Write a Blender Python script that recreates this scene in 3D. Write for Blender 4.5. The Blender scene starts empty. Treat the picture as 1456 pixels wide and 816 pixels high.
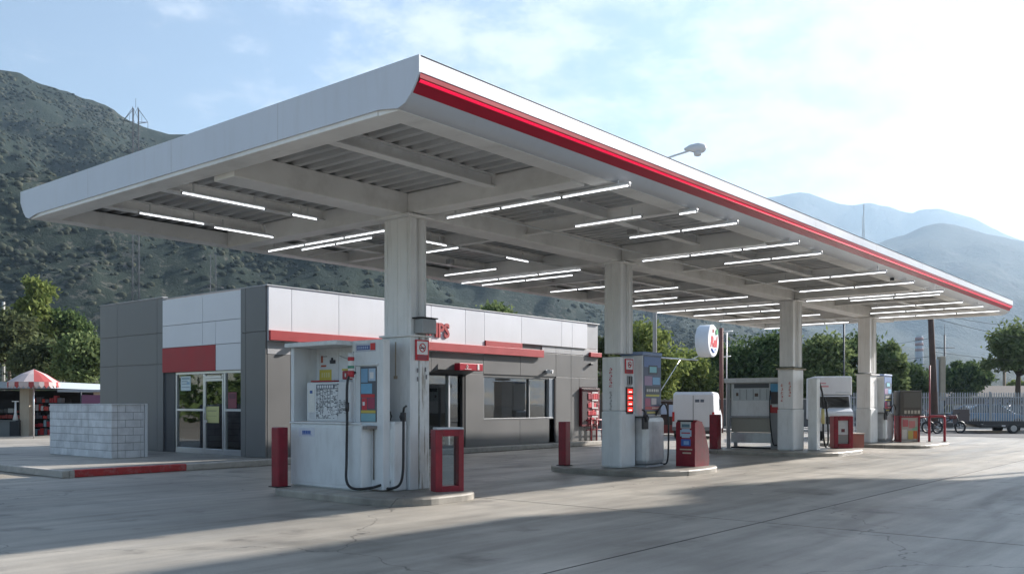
HAZE, SKYS, SUNS, EXPO = .00019, .066, 5.0, 1.33
CLOUDC = (5.6, 6.1, 6.9, 1)
import bpy, bmesh, math, random
import numpy as np
from mathutils import Vector, Matrix, noise
random.seed(7); rng = np.random.default_rng(11)
SC = bpy.context.scene; COL = SC.collection
# ------------------------------------------------------------------ camera geometry (used to read positions off the survey photo)
TH = math.radians(39.52); CT, ST = math.cos(TH), math.sin(TH); FPX = 1293.2; HZ = 573.7; EYE = 1.5
def at(px, py, D):
    l = (px-728)/FPX*D
    return (D*CT+l*ST, D*ST-l*CT, EYE+(HZ-py)/FPX*D)
# ------------------------------------------------------------------ materials
MATS = {}
def lnk(nt, a, b): nt.links.new(a, b)
def M(name, col, rough=.5, metal=0., var=.10, scale=2.5, bump=0., bscale=60., dirt=0., dirtcol=(.16,.13,.10), coat=0., emit=None, estr=0., spec=.5, streak=(6,6,.6)):
    if name in MATS: return MATS[name]
    m = bpy.data.materials.new(name); m.use_nodes = True; nt = m.node_tree; N = nt.nodes
    b = N['Principled BSDF']; b.inputs['Metallic'].default_value = metal
    b.inputs['Coat Weight'].default_value = coat; b.inputs['Specular IOR Level'].default_value = spec
    tc = N.new('ShaderNodeTexCoord')
    n1 = N.new('ShaderNodeTexNoise'); n1.inputs['Scale'].default_value = scale; n1.inputs['Detail'].default_value = 6
    lnk(nt, tc.outputs['Object'], n1.inputs['Vector'])
    r = N.new('ShaderNodeMapRange'); r.inputs[1].default_value = .3; r.inputs[2].default_value = .7
    r.inputs[3].default_value = 1-var; r.inputs[4].default_value = 1+var*.5
    lnk(nt, n1.outputs['Fac'], r.inputs[0])
    mx = N.new('ShaderNodeVectorMath'); mx.operation = 'SCALE'; mx.inputs[0].default_value = col
    lnk(nt, r.outputs[0], mx.inputs['Scale']); out = mx.outputs[0]
    if dirt > 0:
        mp = N.new('ShaderNodeMapping'); mp.inputs['Scale'].default_value = streak
        lnk(nt, tc.outputs['Object'], mp.inputs['Vector'])
        n2 = N.new('ShaderNodeTexNoise'); n2.inputs['Scale'].default_value = 1.3; n2.inputs['Detail'].default_value = 8; n2.inputs['Roughness'].default_value = .7
        lnk(nt, mp.outputs[0], n2.inputs['Vector'])
        r2 = N.new('ShaderNodeMapRange'); r2.inputs[1].default_value = .50 if dirt < .9 else .53; r2.inputs[2].default_value = .74 if dirt < .9 else .60; r2.inputs[3].default_value = 0; r2.inputs[4].default_value = dirt
        lnk(nt, n2.outputs['Fac'], r2.inputs[0])
        mm = N.new('ShaderNodeMix'); mm.data_type = 'RGBA'; mm.inputs['B'].default_value = (*dirtcol, 1)
        lnk(nt, r2.outputs[0], mm.inputs['Factor']); lnk(nt, out, mm.inputs['A']); out = mm.outputs['Result']
    lnk(nt, out, b.inputs['Base Color'])
    rr = N.new('ShaderNodeMapRange'); rr.inputs[3].default_value = max(0, rough-.08); rr.inputs[4].default_value = min(1, rough+.12)
    lnk(nt, n1.outputs['Fac'], rr.inputs[0]); lnk(nt, rr.outputs[0], b.inputs['Roughness'])
    if bump > 0:
        n3 = N.new('ShaderNodeTexNoise'); n3.inputs['Scale'].default_value = bscale; n3.inputs['Detail'].default_value = 4
        lnk(nt, tc.outputs['Object'], n3.inputs['Vector'])
        bp = N.new('ShaderNodeBump'); bp.inputs['Strength'].default_value = bump; bp.inputs['Distance'].default_value = .01
        lnk(nt, n3.outputs['Fac'], bp.inputs['Height']); lnk(nt, bp.outputs[0], b.inputs['Normal'])
    if emit: b.inputs['Emission Color'].default_value = (*emit, 1); b.inputs['Emission Strength'].default_value = estr
    MATS[name] = m; return m
def flat(c, rough=.5):
    k = 'print_%02x%02x%02x' % tuple(int(min(1, x)*255) for x in c)
    return M(k, c, rough, var=.06, scale=20)
white_metal = M('white_painted_steel', (.66,.67,.68), .38, var=.05, dirt=.22, dirtcol=(.36,.34,.31), bump=.03, bscale=8)
white_fascia = M('white_fascia_paint', (.58,.61,.67), .38, var=.04, scale=.8, dirt=.22, dirtcol=(.45,.44,.42), bump=.02, bscale=1.5)
soffit_m = M('dusty_white_soffit_paint', (.84,.835,.82), .45, var=.12, scale=1.2, dirt=.35, dirtcol=(.3,.28,.25), streak=(1.2,.5,1))
deck_m = M('galvanised_roof_deck', (.52,.525,.53), .38, metal=.15, var=.18, scale=1.5, dirt=.35, dirtcol=(.18,.17,.16), streak=(.8,.3,1))
col_m = M('weathered_white_column_paint', (.82,.82,.82), .42, var=.07, dirt=.35, dirtcol=(.33,.31,.28), streak=(9,9,.5))
peel_m = M('peeling_white_paint', (.78,.78,.77), .6, var=.12, scale=6, dirt=.92, dirtcol=(.33,.29,.24), streak=(16,16,1.0), bump=.25, bscale=25)
red_m = M('red_gloss_paint', (.40,.010,.028), .38, var=.14, spec=.3)
redstand = M('worn_red_paint', (.27,.010,.024), .40, var=.28, scale=7, dirt=.55, dirtcol=(.13,.05,.045), bump=.05, bscale=30)
red_band = M('matt_red_panel', (.38,.018,.025), .5, var=.10, dirt=.15, dirtcol=(.2,.03,.03))
redglow = M('red_glow_highlight', (.6,.01,.05), .2, emit=(1,.012,.07), estr=.35)
grey_panel = M('grey_composite_panel', (.165,.163,.161), .42, var=.07, scale=.9, dirt=.12, dirtcol=(.13,.12,.11), bump=.03, bscale=2)
grey_light = M('light_grey_composite_panel', (.42,.42,.43), .42, var=.05, dirt=.1)
white_panel = M('white_composite_panel', (.72,.72,.75), .36, var=.04, scale=.7, dirt=.10, dirtcol=(.5,.47,.44), bump=.03, bscale=1.5)
dark_m = M('dark_joint', (.03,.03,.033), .8)
black_rub = M('black_rubber', (.018,.018,.02), .5, var=.2)
black_pl = M('black_plastic', (.03,.03,.033), .4, var=.15)
alu = M('brushed_aluminium', (.62,.63,.65), .32, metal=.85, var=.06)
steel = M('scuffed_stainless_steel', (.60,.62,.64), .30, metal=.35, var=.12, scale=6, dirt=.3, dirtcol=(.25,.22,.2))
pump_w = M('scuffed_pump_paint', (.74,.76,.77), .4, var=.06, scale=3, dirt=.28, dirtcol=(.32,.30,.28), streak=(5,5,1.2), bump=.04, bscale=12)
pump_g = M('grey_pump_trim', (.34,.35,.36), .45, var=.1, dirt=.3)
block_m = M('concrete_block', (.74,.74,.75), .85, var=.18, scale=4, bump=.3, bscale=50, dirt=.2)
kerb_m = M('kerb_concrete', (.46,.43,.39), .8, var=.18, scale=3, bump=.2, bscale=40, dirt=.6, dirtcol=(.2,.18,.16), streak=(5,5,5))
kerb_red = M('red_kerb_paint', (.45,.04,.04), .6, var=.2, scale=8, dirt=.4, dirtcol=(.4,.35,.33), streak=(6,6,6))
dirt_m = M('packed_earth', (.24,.21,.17), .95, var=.3, scale=.15, dirt=.5, dirtcol=(.12,.13,.08), streak=(.4,.4,.4))
asphalt = M('asphalt', (.07,.07,.07), .85, var=.3, scale=.5, bump=.2, bscale=60)
wood_m = M('dark_weathered_wood', (.075,.045,.035), .8, var=.35, scale=3, dirt=.4, dirtcol=(.03,.02,.02), streak=(14,14,.7), bump=.2)
bark = M('bark', (.10,.075,.055), .9, var=.3, scale=4, bump=.4, bscale=20)
beige = M('beige_plaster', (.42,.36,.28), .85, var=.12, dirt=.35, dirtcol=(.25,.2,.16))
greyp = M('grey_plaster', (.26,.26,.27), .85, var=.15, dirt=.4)
lattice_m = M('galvanised_lattice_steel', (.05,.055,.065), .6, metal=.2)
tube_m = M('fluorescent_tube', (1,1,1), .4, emit=(.93,.97,1), estr=1.3)
room_fill_glow = M('added_room_glow', (1,1,1), .4, emit=(.9,.95,1), estr=2.2)
price_red = M('lit_price_digits', (.8,.02,.02), .4, emit=(1,.05,.03), estr=.35)
price_w = M('lit_white_panel', (.8,.8,.8), .4, emit=(1,.9,.85), estr=.6)
priceglass = M('dark_display', (.06,.01,.012), .15)
lightstrip = flat((.8,.8,.8))

def per_piece(m, lo):
    nt = m.node_tree; b = nt.nodes['Principled BSDF']; src = b.inputs['Base Color'].links[0].from_socket
    g = nt.nodes.new('ShaderNodeNewGeometry'); r = nt.nodes.new('ShaderNodeMapRange'); r.inputs[3].default_value = lo; r.inputs[4].default_value = 1.0; lnk(nt, g.outputs['Random Per Island'], r.inputs[0])
    v = nt.nodes.new('ShaderNodeVectorMath'); v.operation = 'SCALE'; lnk(nt, src, v.inputs[0]); lnk(nt, r.outputs[0], v.inputs['Scale']); lnk(nt, v.outputs[0], b.inputs['Base Color'])
per_piece(block_m, .86); per_piece(grey_panel, .90); per_piece(white_panel, .94)
def glass(name, tint, refl=1.0, rough=.02):
    m = bpy.data.materials.new(name); m.use_nodes = True; nt = m.node_tree; N = nt.nodes; N.clear()
    o = N.new('ShaderNodeOutputMaterial'); t = N.new('ShaderNodeBsdfTransparent'); g = N.new('ShaderNodeBsdfGlossy')
    t.inputs[0].default_value = (*tint, 1); g.inputs['Roughness'].default_value = rough; g.inputs[0].default_value = (.9,.93,.95,1)
    tc = N.new('ShaderNodeTexCoord'); nz = N.new('ShaderNodeTexNoise'); nz.inputs['Scale'].default_value = 1.2
    bp = N.new('ShaderNodeBump'); bp.inputs['Strength'].default_value = .03; bp.inputs['Distance'].default_value = .02
    lnk(nt, tc.outputs['Object'], nz.inputs['Vector']); lnk(nt, nz.outputs['Fac'], bp.inputs['Height']); lnk(nt, bp.outputs[0], g.inputs['Normal'])
    f = N.new('ShaderNodeFresnel'); f.inputs['IOR'].default_value = 1.55
    mu = N.new('ShaderNodeMath'); mu.operation = 'MULTIPLY_ADD'; mu.inputs[1].default_value = refl; mu.inputs[2].default_value = .06; mu.use_clamp = True
    lnk(nt, f.outputs[0], mu.inputs[0])
    x = N.new('ShaderNodeMixShader'); lnk(nt, mu.outputs[0], x.inputs[0]); lnk(nt, t.outputs[0], x.inputs[1]); lnk(nt, g.outputs[0], x.inputs[2])
    lnk(nt, x.outputs[0], o.inputs[0]); return m
shop_glass = glass('shop_window_glass', (.42,.47,.47), 1.6)
car_glass = glass('car_glass', (.15,.17,.18), 1.2)
clear_glass = glass('clear_glass', (.8,.85,.85), 1.0)

def concrete():
    m = bpy.data.materials.new('forecourt_concrete'); m.use_nodes = True; nt = m.node_tree; N = nt.nodes; b = N['Principled BSDF']
    tc = N.new('ShaderNodeTexCoord')
    def nz(scale, vec, det=6, ro=.6):
        n = N.new('ShaderNodeTexNoise'); n.inputs['Scale'].default_value = scale; n.inputs['Detail'].default_value = det; n.inputs['Roughness'].default_value = ro
        lnk(nt, vec, n.inputs['Vector']); return n.outputs['Fac']
    def mapr(v, a, b_, c, d):
        r = N.new('ShaderNodeMapRange'); r.inputs[1].default_value = a; r.inputs[2].default_value = b_; r.inputs[3].default_value = c; r.inputs[4].default_value = d
        lnk(nt, v, r.inputs[0]); return r.outputs[0]
    def mul(a, b_):
        x = N.new('ShaderNodeMath'); x.operation = 'MULTIPLY'; lnk(nt, a, x.inputs[0]); lnk(nt, b_, x.inputs[1]); return x.outputs[0]
    P = tc.outputs['Object']
    mp = N.new('ShaderNodeMapping'); mp.inputs['Rotation'].default_value = (0, 0, math.radians(50)); mp.inputs['Scale'].default_value = (.22, 2.2, 1); lnk(nt, P, mp.inputs[0])
    mp2 = N.new('ShaderNodeMapping'); mp2.inputs['Rotation'].default_value = (0, 0, math.radians(-4)); mp2.inputs['Scale'].default_value = (.12, 1.6, 1); lnk(nt, P, mp2.inputs[0])
    a = mapr(nz(.35, P, 8, .65), .3, .7, .62, 1.16)
    s = mapr(nz(1.4, mp.outputs[0], 7, .6), .3, .7, .74, 1.15)
    t = mapr(nz(1.1, mp2.outputs[0], 7, .6), .3, .7, .88, 1.06)
    fine = mapr(nz(35, P, 3, .6), .3, .7, .93, 1.05)
    blot = mapr(nz(1.1, P, 9, .72), .58, .72, 1.0, .60)
    v = N.new('ShaderNodeTexVoronoi'); v.inputs['Scale'].default_value = .9; v.inputs['Randomness'].default_value = 1; lnk(nt, P, v.inputs['Vector'])
    spots = mapr(v.outputs['Distance'], .03, .10, .72, 1.0)
    wob = N.new('ShaderNodeTexNoise'); wob.inputs['Scale'].default_value = 1.3; wob.inputs['Detail'].default_value = 5; lnk(nt, P, wob.inputs['Vector'])
    wv = N.new('ShaderNodeVectorMath'); wv.operation = 'MULTIPLY_ADD'; wv.inputs[1].default_value = (.9,.9,.9); lnk(nt, wob.outputs['Color'], wv.inputs[0]); lnk(nt, P, wv.inputs[2])
    ck = N.new('ShaderNodeTexVoronoi'); ck.feature = 'DISTANCE_TO_EDGE'; ck.inputs['Scale'].default_value = .17; lnk(nt, wv.outputs[0], ck.inputs['Vector'])
    crack = mapr(ck.outputs['Distance'], .0006, .0022, .45, 1.0)
    speck = mapr(nz(9, P, 6, .75), .62, .78, 1.0, .72)
    oil = mapr(nz(.55, P, 4, .5), .58, .70, 1.0, .62)
    sx = N.new('ShaderNodeSeparateXYZ'); lnk(nt, P, sx.inputs[0]); wz = nz(.09, P, 2, .4); gr = mapr(nz(2.5, mp2.outputs[0], 6, .7), .35, .65, .25, 1.0)
    def tyre(c, amp, wd, dk):
        m1 = N.new('ShaderNodeMath'); m1.operation = 'MULTIPLY_ADD'; m1.inputs[1].default_value = amp; m1.inputs[2].default_value = -c-amp*.5; lnk(nt, wz, m1.inputs[0])
        m2 = N.new('ShaderNodeMath'); m2.operation = 'ADD'; lnk(nt, m1.outputs[0], m2.inputs[0]); lnk(nt, sx.outputs['Y'], m2.inputs[1])
        m3 = N.new('ShaderNodeMath'); m3.operation = 'ABSOLUTE'; lnk(nt, m2.outputs[0], m3.inputs[0])
        q = mul(mapr(m3.outputs[0], wd*.4, wd, dk, 0), gr); r = N.new('ShaderNodeMath'); r.operation = 'SUBTRACT'; r.inputs[0].default_value = 1; lnk(nt, q, r.inputs[1]); return r.outputs[0]
    ty = mul(mul(tyre(6.0, 3.5, .16, .26), tyre(7.5, 3.5, .16, .26)), mul(tyre(4.3, -6, .14, .22), mul(tyre(2.8, -6, .14, .22), tyre(15.0, 2.5, .18, .25))))
    slab = N.new('ShaderNodeTexVoronoi')
    f = mul(mul(mul(mul(a, s), mul(t, fine)), mul(blot, spots)), mul(mul(mul(crack, speck), oil), ty))
    vm = N.new('ShaderNodeVectorMath'); vm.operation = 'SCALE'; vm.inputs[0].default_value = (.385, .352, .302); lnk(nt, f, vm.inputs['Scale'])
    lnk(nt, vm.outputs[0], b.inputs['Base Color'])
    lnk(nt, mapr(nz(.5, mp.outputs[0], 6, .6), .3, .7, .38, .66), b.inputs['Roughness'])
    b.inputs['Specular IOR Level'].default_value = .5
    bp = N.new('ShaderNodeBump'); bp.inputs['Strength'].default_value = .25; bp.inputs['Distance'].default_value = .006
    lnk(nt, nz(28, P, 8, .7), bp.inputs['Height']); lnk(nt, bp.outputs[0], b.inputs['Normal'])
    return m
conc = concrete()
def leaf_mat(name, c1, c2):
    m = bpy.data.materials.new(name); m.use_nodes = True; nt = m.node_tree; N = nt.nodes; N.clear()
    o = N.new('ShaderNodeOutputMaterial'); d = N.new('ShaderNodeBsdfDiffuse'); t = N.new('ShaderNodeBsdfTranslucent'); x = N.new('ShaderNodeMixShader'); x.inputs[0].default_value = .32
    g = N.new('ShaderNodeNewGeometry'); r = N.new('ShaderNodeMix'); r.data_type = 'RGBA'; r.inputs['A'].default_value = (*c1, 1); r.inputs['B'].default_value = (*c2, 1)
    lnk(nt, g.outputs['Random Per Island'], r.inputs['Factor'])
    lnk(nt, r.outputs['Result'], d.inputs[0]); lnk(nt, r.outputs['Result'], t.inputs[0]); lnk(nt, d.outputs[0], x.inputs[1]); lnk(nt, t.outputs[0], x.inputs[2]); lnk(nt, x.outputs[0], o.inputs[0]); return m
leaf_green = leaf_mat('green_leaves', (.065,.10,.04), (.23,.28,.12))
leaf_dark = leaf_mat('dark_green_leaves', (.036,.068,.028), (.15,.205,.08))
leaf_yel = leaf_mat('yellow_green_leaves', (.09,.13,.035), (.29,.33,.11))
leaf_olive = leaf_mat('dusty_olive_leaves', (.06,.075,.035), (.14,.16,.08))
scrub_m = leaf_mat('hillside_scrub_leaves', (.028,.038,.030), (.10,.105,.075))

def hill_mat(name, soil, green, sc, cover):
    m = bpy.data.materials.new(name); m.use_nodes = True; nt = m.node_tree; N = nt.nodes; b = N['Principled BSDF']; b.inputs['Roughness'].default_value = .95; b.inputs['Specular IOR Level'].default_value = .1
    tc = N.new('ShaderNodeTexCoord')
    n = N.new('ShaderNodeTexNoise'); n.inputs['Scale'].default_value = sc; n.inputs['Detail'].default_value = 6; n.inputs['Roughness'].default_value = .75; lnk(nt, tc.outputs['Object'], n.inputs['Vector'])
    n2 = N.new('ShaderNodeTexNoise'); n2.inputs['Scale'].default_value = sc*.06; n2.inputs['Detail'].default_value = 4; lnk(nt, tc.outputs['Object'], n2.inputs['Vector'])
    ad = N.new('ShaderNodeMath'); ad.operation = 'ADD'; s = N.new('ShaderNodeMath'); s.operation = 'MULTIPLY'; s.inputs[1].default_value = .45; lnk(nt, n2.outputs['Fac'], s.inputs[0]); lnk(nt, n.outputs['Fac'], ad.inputs[0]); lnk(nt, s.outputs[0], ad.inputs[1])
    r = N.new('ShaderNodeMapRange'); r.inputs[1].default_value = cover; r.inputs[2].default_value = cover+.10; lnk(nt, ad.outputs[0], r.inputs[0])
    x = N.new('ShaderNodeMix'); x.data_type = 'RGBA'; x.inputs['A'].default_value = (*green, 1); x.inputs['B'].default_value = (*soil, 1); lnk(nt, r.outputs[0], x.inputs['Factor']); lnk(nt, x.outputs['Result'], b.inputs['Base Color'])
    bp = N.new('ShaderNodeBump'); bp.invert = True; bp.inputs['Strength'].default_value = .9; bp.inputs['Distance'].default_value = .5/sc; lnk(nt, n.outputs['Fac'], bp.inputs['Height']); lnk(nt, bp.outputs[0], b.inputs['Normal'])
    return m
# ------------------------------------------------------------------ object helpers
def root_loc(p):
    while p is not None and p.parent is not None: p = p.parent
    return Vector(p.location) if p is not None else Vector((0,0,0))
class MB:
    def __init__(s): s.v = []; s.f = []; s.mi = []; s.sm = []; s.mats = []; s.cur = 0
    def mat(s, m):
        if m not in s.mats: s.mats.append(m)
        s.cur = s.mats.index(m); return s
    def add(s, vs, fs, smooth=False):
        o = len(s.v); s.v += [tuple(v) for v in vs]
        for f in fs: s.f.append([o+i for i in f]); s.mi.append(s.cur); s.sm.append(smooth)
        return s
    def box(s, x0, x1, y0, y1, z0, z1, bev=0.):
        if x0 > x1: x0, x1 = x1, x0
        if y0 > y1: y0, y1 = y1, y0
        if z0 > z1: z0, z1 = z1, z0
        if bev <= 0:
            s.add([(x,y,z) for z in (z0,z1) for y in (y0,y1) for x in (x0,x1)], [(0,2,3,1),(4,5,7,6),(0,1,5,4),(2,6,7,3),(0,4,6,2),(1,3,7,5)])
        else:
            bm = bmesh.new(); bmesh.ops.create_cube(bm, size=1)
            for v in bm.verts: v.co = Vector(((x0+x1)/2+v.co.x*(x1-x0), (y0+y1)/2+v.co.y*(y1-y0), (z0+z1)/2+v.co.z*(z1-z0)))
            bev = min(bev, .45*min(x1-x0, y1-y0, z1-z0))
            bmesh.ops.bevel(bm, geom=bm.edges[:], offset=bev, segments=2, affect='EDGES', profile=.5)
            bm.verts.index_update()
            s.add([v.co[:] for v in bm.verts], [[v.index for v in f.verts] for f in bm.faces]); bm.free()
        return s
    def tube(s, pts, r, n=8, caps=True, radii=None):
        pts = [Vector(p) for p in pts]; rings = []; prev = None; base = len(s.v)
        for i, p in enumerate(pts):
            d = (pts[min(i+1, len(pts)-1)]-pts[max(i-1, 0)])
            if d.length < 1e-9: d = Vector((0,0,1))
            d.normalize()
            if prev is None: a = d.orthogonal().normalized()
            else: a = (prev - d*prev.dot(d)); a = a.normalized() if a.length > 1e-6 else d.orthogonal().normalized()
            prev = a; b = d.cross(a); rr = radii[i] if radii else r
            for k in range(n):
                t = 2*math.pi*k/n; s.v.append(tuple(p+(a*math.cos(t)+b*math.sin(t))*rr))
        for i in range(len(pts)-1):
            for k in range(n):
                k2 = (k+1) % n; s.f.append([base+i*n+k, base+i*n+k2, base+(i+1)*n+k2, base+(i+1)*n+k]); s.mi.append(s.cur); s.sm.append(True)
        if caps:
            s.f.append([base+k for k in range(n)][::-1]); s.mi.append(s.cur); s.sm.append(False)
            s.f.append([base+(len(pts)-1)*n+k for k in range(n)]); s.mi.append(s.cur); s.sm.append(False)
        return s
    def prism(s, poly, fn, a, b, smooth=False):
        """poly: 2D outline, fn(u, v, w) -> xyz, extruded w from a to b"""
        n = len(poly); vs = [fn(u, v, a) for u, v in poly]+[fn(u, v, b) for u, v in poly]
        s.add(vs, [[i, (i+1) % n, n+(i+1) % n, n+i] for i in range(n)], smooth)
        s.add(vs, [list(range(n))[::-1], list(range(n, 2*n))]); return s
    def strip(s, prof, fn, a, b, smooth=False):
        n = len(prof); s.add([fn(u, v, a) for u, v in prof]+[fn(u, v, b) for u, v in prof], [[i, i+1, n+i+1, n+i] for i in range(n-1)], smooth); return s
    def build(s, name, mat=None, parent=None, label=None, local=False):
        me = bpy.data.meshes.new(name); off = Vector((0,0,0)) if local else root_loc(parent)
        vs = np.array(s.v, dtype=float).reshape(-1, 3)-np.array(off)[None]
        me.from_pydata(vs.tolist(), [], s.f)
        if not s.mats: s.mats = [mat]
        for m in s.mats: me.materials.append(m)
        me.polygons.foreach_set('material_index', s.mi); me.polygons.foreach_set('use_smooth', s.sm)
        bm = bmesh.new(); bm.from_mesh(me); bmesh.ops.recalc_face_normals(bm, faces=bm.faces); bm.to_mesh(me); bm.free(); me.update()
        o = bpy.data.objects.new(name, me); COL.objects.link(o)
        if parent: o.parent = parent
        if label: o['label'] = label
        return o
def thing(name, label, cat, loc=(0,0,0), rz=0., group=None):
    o = bpy.data.objects.new(name, None); COL.objects.link(o); o.location = loc; o.rotation_euler = (0,0,rz); o.empty_display_size = .3
    o['label'] = label; o['category'] = cat
    if group: o['group'] = group
    return o
def tag(o, label, cat, group=None, kind=None):
    if label: o['label'] = label
    if cat: o['category'] = cat
    if group: o['group'] = group
    if kind: o['kind'] = kind
    return o
def struct(name, mb, mat=None):
    o = mb.build(name, mat); o['kind'] = 'structure'; return o
def copy_tree(root, loc, rz=None, label=None, group=None, swap=None, scale=None):
    def rec(o, par):
        c = o.copy(); COL.objects.link(c)
        if par is not None: c.parent = par; c.matrix_parent_inverse = o.matrix_parent_inverse.copy()
        for ch in [x for x in KIDS.get(o.name, [])]: rec(ch, c)
        return c
    KIDS = {}
    for x in list(COL.objects):
        if x.parent: KIDS.setdefault(x.parent.name, []).append(x)
    r = rec(root, None); r.location = loc
    if rz is not None: r.rotation_euler = (0,0,rz)
    if scale: r.scale = scale
    if label: r['label'] = label
    if group: r['group'] = group
    return r
class Face:
    """a wall plane: 'x' faces -X with u running towards -Y; 'y' faces -Y with u running towards +X; d is proud of the plane"""
    def __init__(s, kind, plane, u0): s.k, s.p, s.u0 = kind, plane, u0
    def pt(s, u, v, d=0.): return (s.p-d, s.u0-u, v) if s.k == 'x' else (s.u0+u, s.p-d, v)
    def rect(s, mb, u0, v0, u1, v1, d0, d1, bev=0.):
        a, b = s.pt(u0, v0, d0), s.pt(u1, v1, d1); mb.box(a[0], b[0], a[1], b[1], a[2], b[2], bev)
def text_obj(txt, name, size, face, u, v, d, mat, parent, ext=.01, align='LEFT', sx=1., shear=0., bold=0.):
    cu = bpy.data.curves.new(name, 'FONT'); cu.body = txt; cu.size = size; cu.extrude = ext; cu.align_x = align; cu.shear = shear; cu.offset = bold
    cu.resolution_u = 3
    to = bpy.data.objects.new(name+'_tmp', cu); COL.objects.link(to); bpy.context.view_layer.update()
    me = bpy.data.meshes.new_from_object(to.evaluated_get(bpy.context.evaluated_depsgraph_get())); COL.objects.unlink(to); bpy.data.objects.remove(to)
    me.materials.clear(); me.materials.append(mat); me.name = name
    p = Vector(face.pt(u, v, d))-root_loc(parent)
    if face.k == 'x': R = Matrix(((0,0,-1),(-1,0,0),(0,1,0)))
    else: R = Matrix(((1,0,0),(0,0,-1),(0,1,0)))
    R = R @ Matrix.Diagonal((sx,1,1)); me.transform(Matrix.Translation(p) @ R.to_4x4())
    o = bpy.data.objects.new(name, me); COL.objects.link(o); o.parent = parent; return o
def np_mesh(name, V, F, mat, parent=None, smooth=False):
    """V (n,3), F (m,k)"""
    me = bpy.data.meshes.new(name); m, k = F.shape
    me.vertices.add(len(V)); me.vertices.foreach_set('co', V.astype(np.float32).ravel())
    me.loops.add(m*k); me.loops.foreach_set('vertex_index', F.astype(np.int32).ravel())
    me.polygons.add(m); me.polygons.foreach_set('loop_start', np.arange(0, m*k, k, dtype=np.int32)); me.polygons.foreach_set('loop_total', np.full(m, k, dtype=np.int32))
    if smooth: me.polygons.foreach_set('use_smooth', np.ones(m, dtype=bool))
    me.materials.append(mat); me.update(calc_edges=True)
    o = bpy.data.objects.new(name, me); COL.objects.link(o)
    if parent: o.parent = parent
    return o
# ================================================================== SETTING
g = MB().box(-600, 5200, -3500, 5200, -.5, -.006); struct('ground', g, dirt_m)
# forecourt of concrete slabs, real joints cut between the slabs
fc = MB(); XJ = [-25, -8, 2.5, 10.9, 19.4, 27.9, 36.4, 45]; YJ = [-25, -8, 1.0, 4.9, 18.5]
gap = .016
for i in range(len(XJ)-1):
    for j in range(len(YJ)-1):
        fc.box(XJ[i]+gap, XJ[i+1]-gap, YJ[j]+gap, YJ[j+1]-gap, -.004, 0)
fc.box(-25, -8, 18.52, 45, -.004, 0); fc.box(-7.98, 13.0, 18.52, 19.6, -.004, -.0005)
struct('forecourt', fc, conc)
jb = MB().box(-25, 45, -25, 18.5, -.0058, -.0045); struct('joint_filler', jb, dark_m)
# pavement round the shop with kerb
KY = 18.62
kr = MB(); kr.box(8.35, 8.50, KY, KY+22, 0, .15, .02); kr.box(11.1, 30.2, KY, KY+.15, 0, .15, .02); kr.box(8.503, 8.6, KY, KY+.15, 0, .15); struct('kerb', kr, kerb_m)
kr = MB(); kr.box(8.6, 11.1, KY-.004, KY+.15, 0, .154, .02); struct('red_painted_kerb', kr, kerb_red)
pv = MB()
for x in np.arange(8.5, 30.2, 2.17):
    pv.box(x, min(x+2.16, 30.2), KY+.15, 19.2, 0, .147); pv.box(x, min(x+2.16, 30.2), 19.21, 24, 0, .147)
pv.box(8.5, 30.2, 24.01, 40, 0, .147); struct('pavement', pv, conc)
st = MB().box(45.2, 51.5, -30, 80, -.004, .003); struct('street', st, asphalt)
st = MB().box(51.5, 53.3, -30, 80, 0, .12, .01); struct('street_pavement', st, kerb_m)
st = MB().box(53.6, 76, -30, 60, -.004, .004); struct('parking_lot', st, asphalt)
st = MB().box(8, 45, 40.5, 46, -.004, .004); struct('back_lot', st, conc)

# hills and mountains: real terrain rising from the valley floor
def terrain(name, pts, Dc, Db, mat, px0, px1, step, rows, rough, seed, pw=1.25):
    px = np.arange(px0, px1+step, step); P = np.array(pts, float)
    cy = np.interp(px, P[:,0], P[:,1]); D1 = np.interp(px, [d[0] for d in Dc], [d[1] for d in Dc])
    ts = np.linspace(0, 1.25, rows); V = np.zeros((rows, len(px), 3))
    for i, t in enumerate(ts):
        for j in range(len(px)):
            D = Db+(D1[j]-Db)*t; hc = (HZ-cy[j])/FPX*D1[j]
            tt = t if t <= 1 else 1-(t-1)*1.3
            x, y, _ = at(px[j], HZ, D)
            q = Vector((x, y, seed))/rough
            nz = noise.fractal(q, .9, 2.1, 5); rg = abs(noise.noise(q*.55+Vector((3,5,1))))
            amp = hc*.16*math.sin(math.pi*min(max(t, 0), 1))**.8
            z = hc*tt**pw+(nz-.9*rg+.2)*amp+noise.fractal(q*6, .8, 2, 3)*hc*.010*min(1, t*4)
            V[i, j] = (x, y, z-3*(1-min(1, t*6)))
    n = len(px); I = np.arange((rows-1)*(n-1)); r = I//(n-1); c = I % (n-1); a = r*n+c
    F = np.stack([a, a+1, a+n+1, a+n], 1)
    o = np_mesh(name, V.reshape(-1, 3), F, mat, smooth=True); o['kind'] = 'structure'; return V
hillV = terrain('hill', [(-1500,190),(-700,90),(-300,60),(-60,92),(0,97),(30,103),(60,115),(95,127),(130,137),(160,150),(185,168),(210,178),(240,186),(275,189),(300,190),(400,215),(520,250),(700,318),(850,380),(1000,430),(1100,452),(1250,478),(1500,520)],
        [(-1500,700),(0,620),(300,700),(1100,1350),(1500,1500)], 130, hill_mat('hill_scrub_and_soil', (.105,.10,.085), (.024,.034,.026), .3, .80), -1500, 1500, 6, 150, 130, 1.0)
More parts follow.
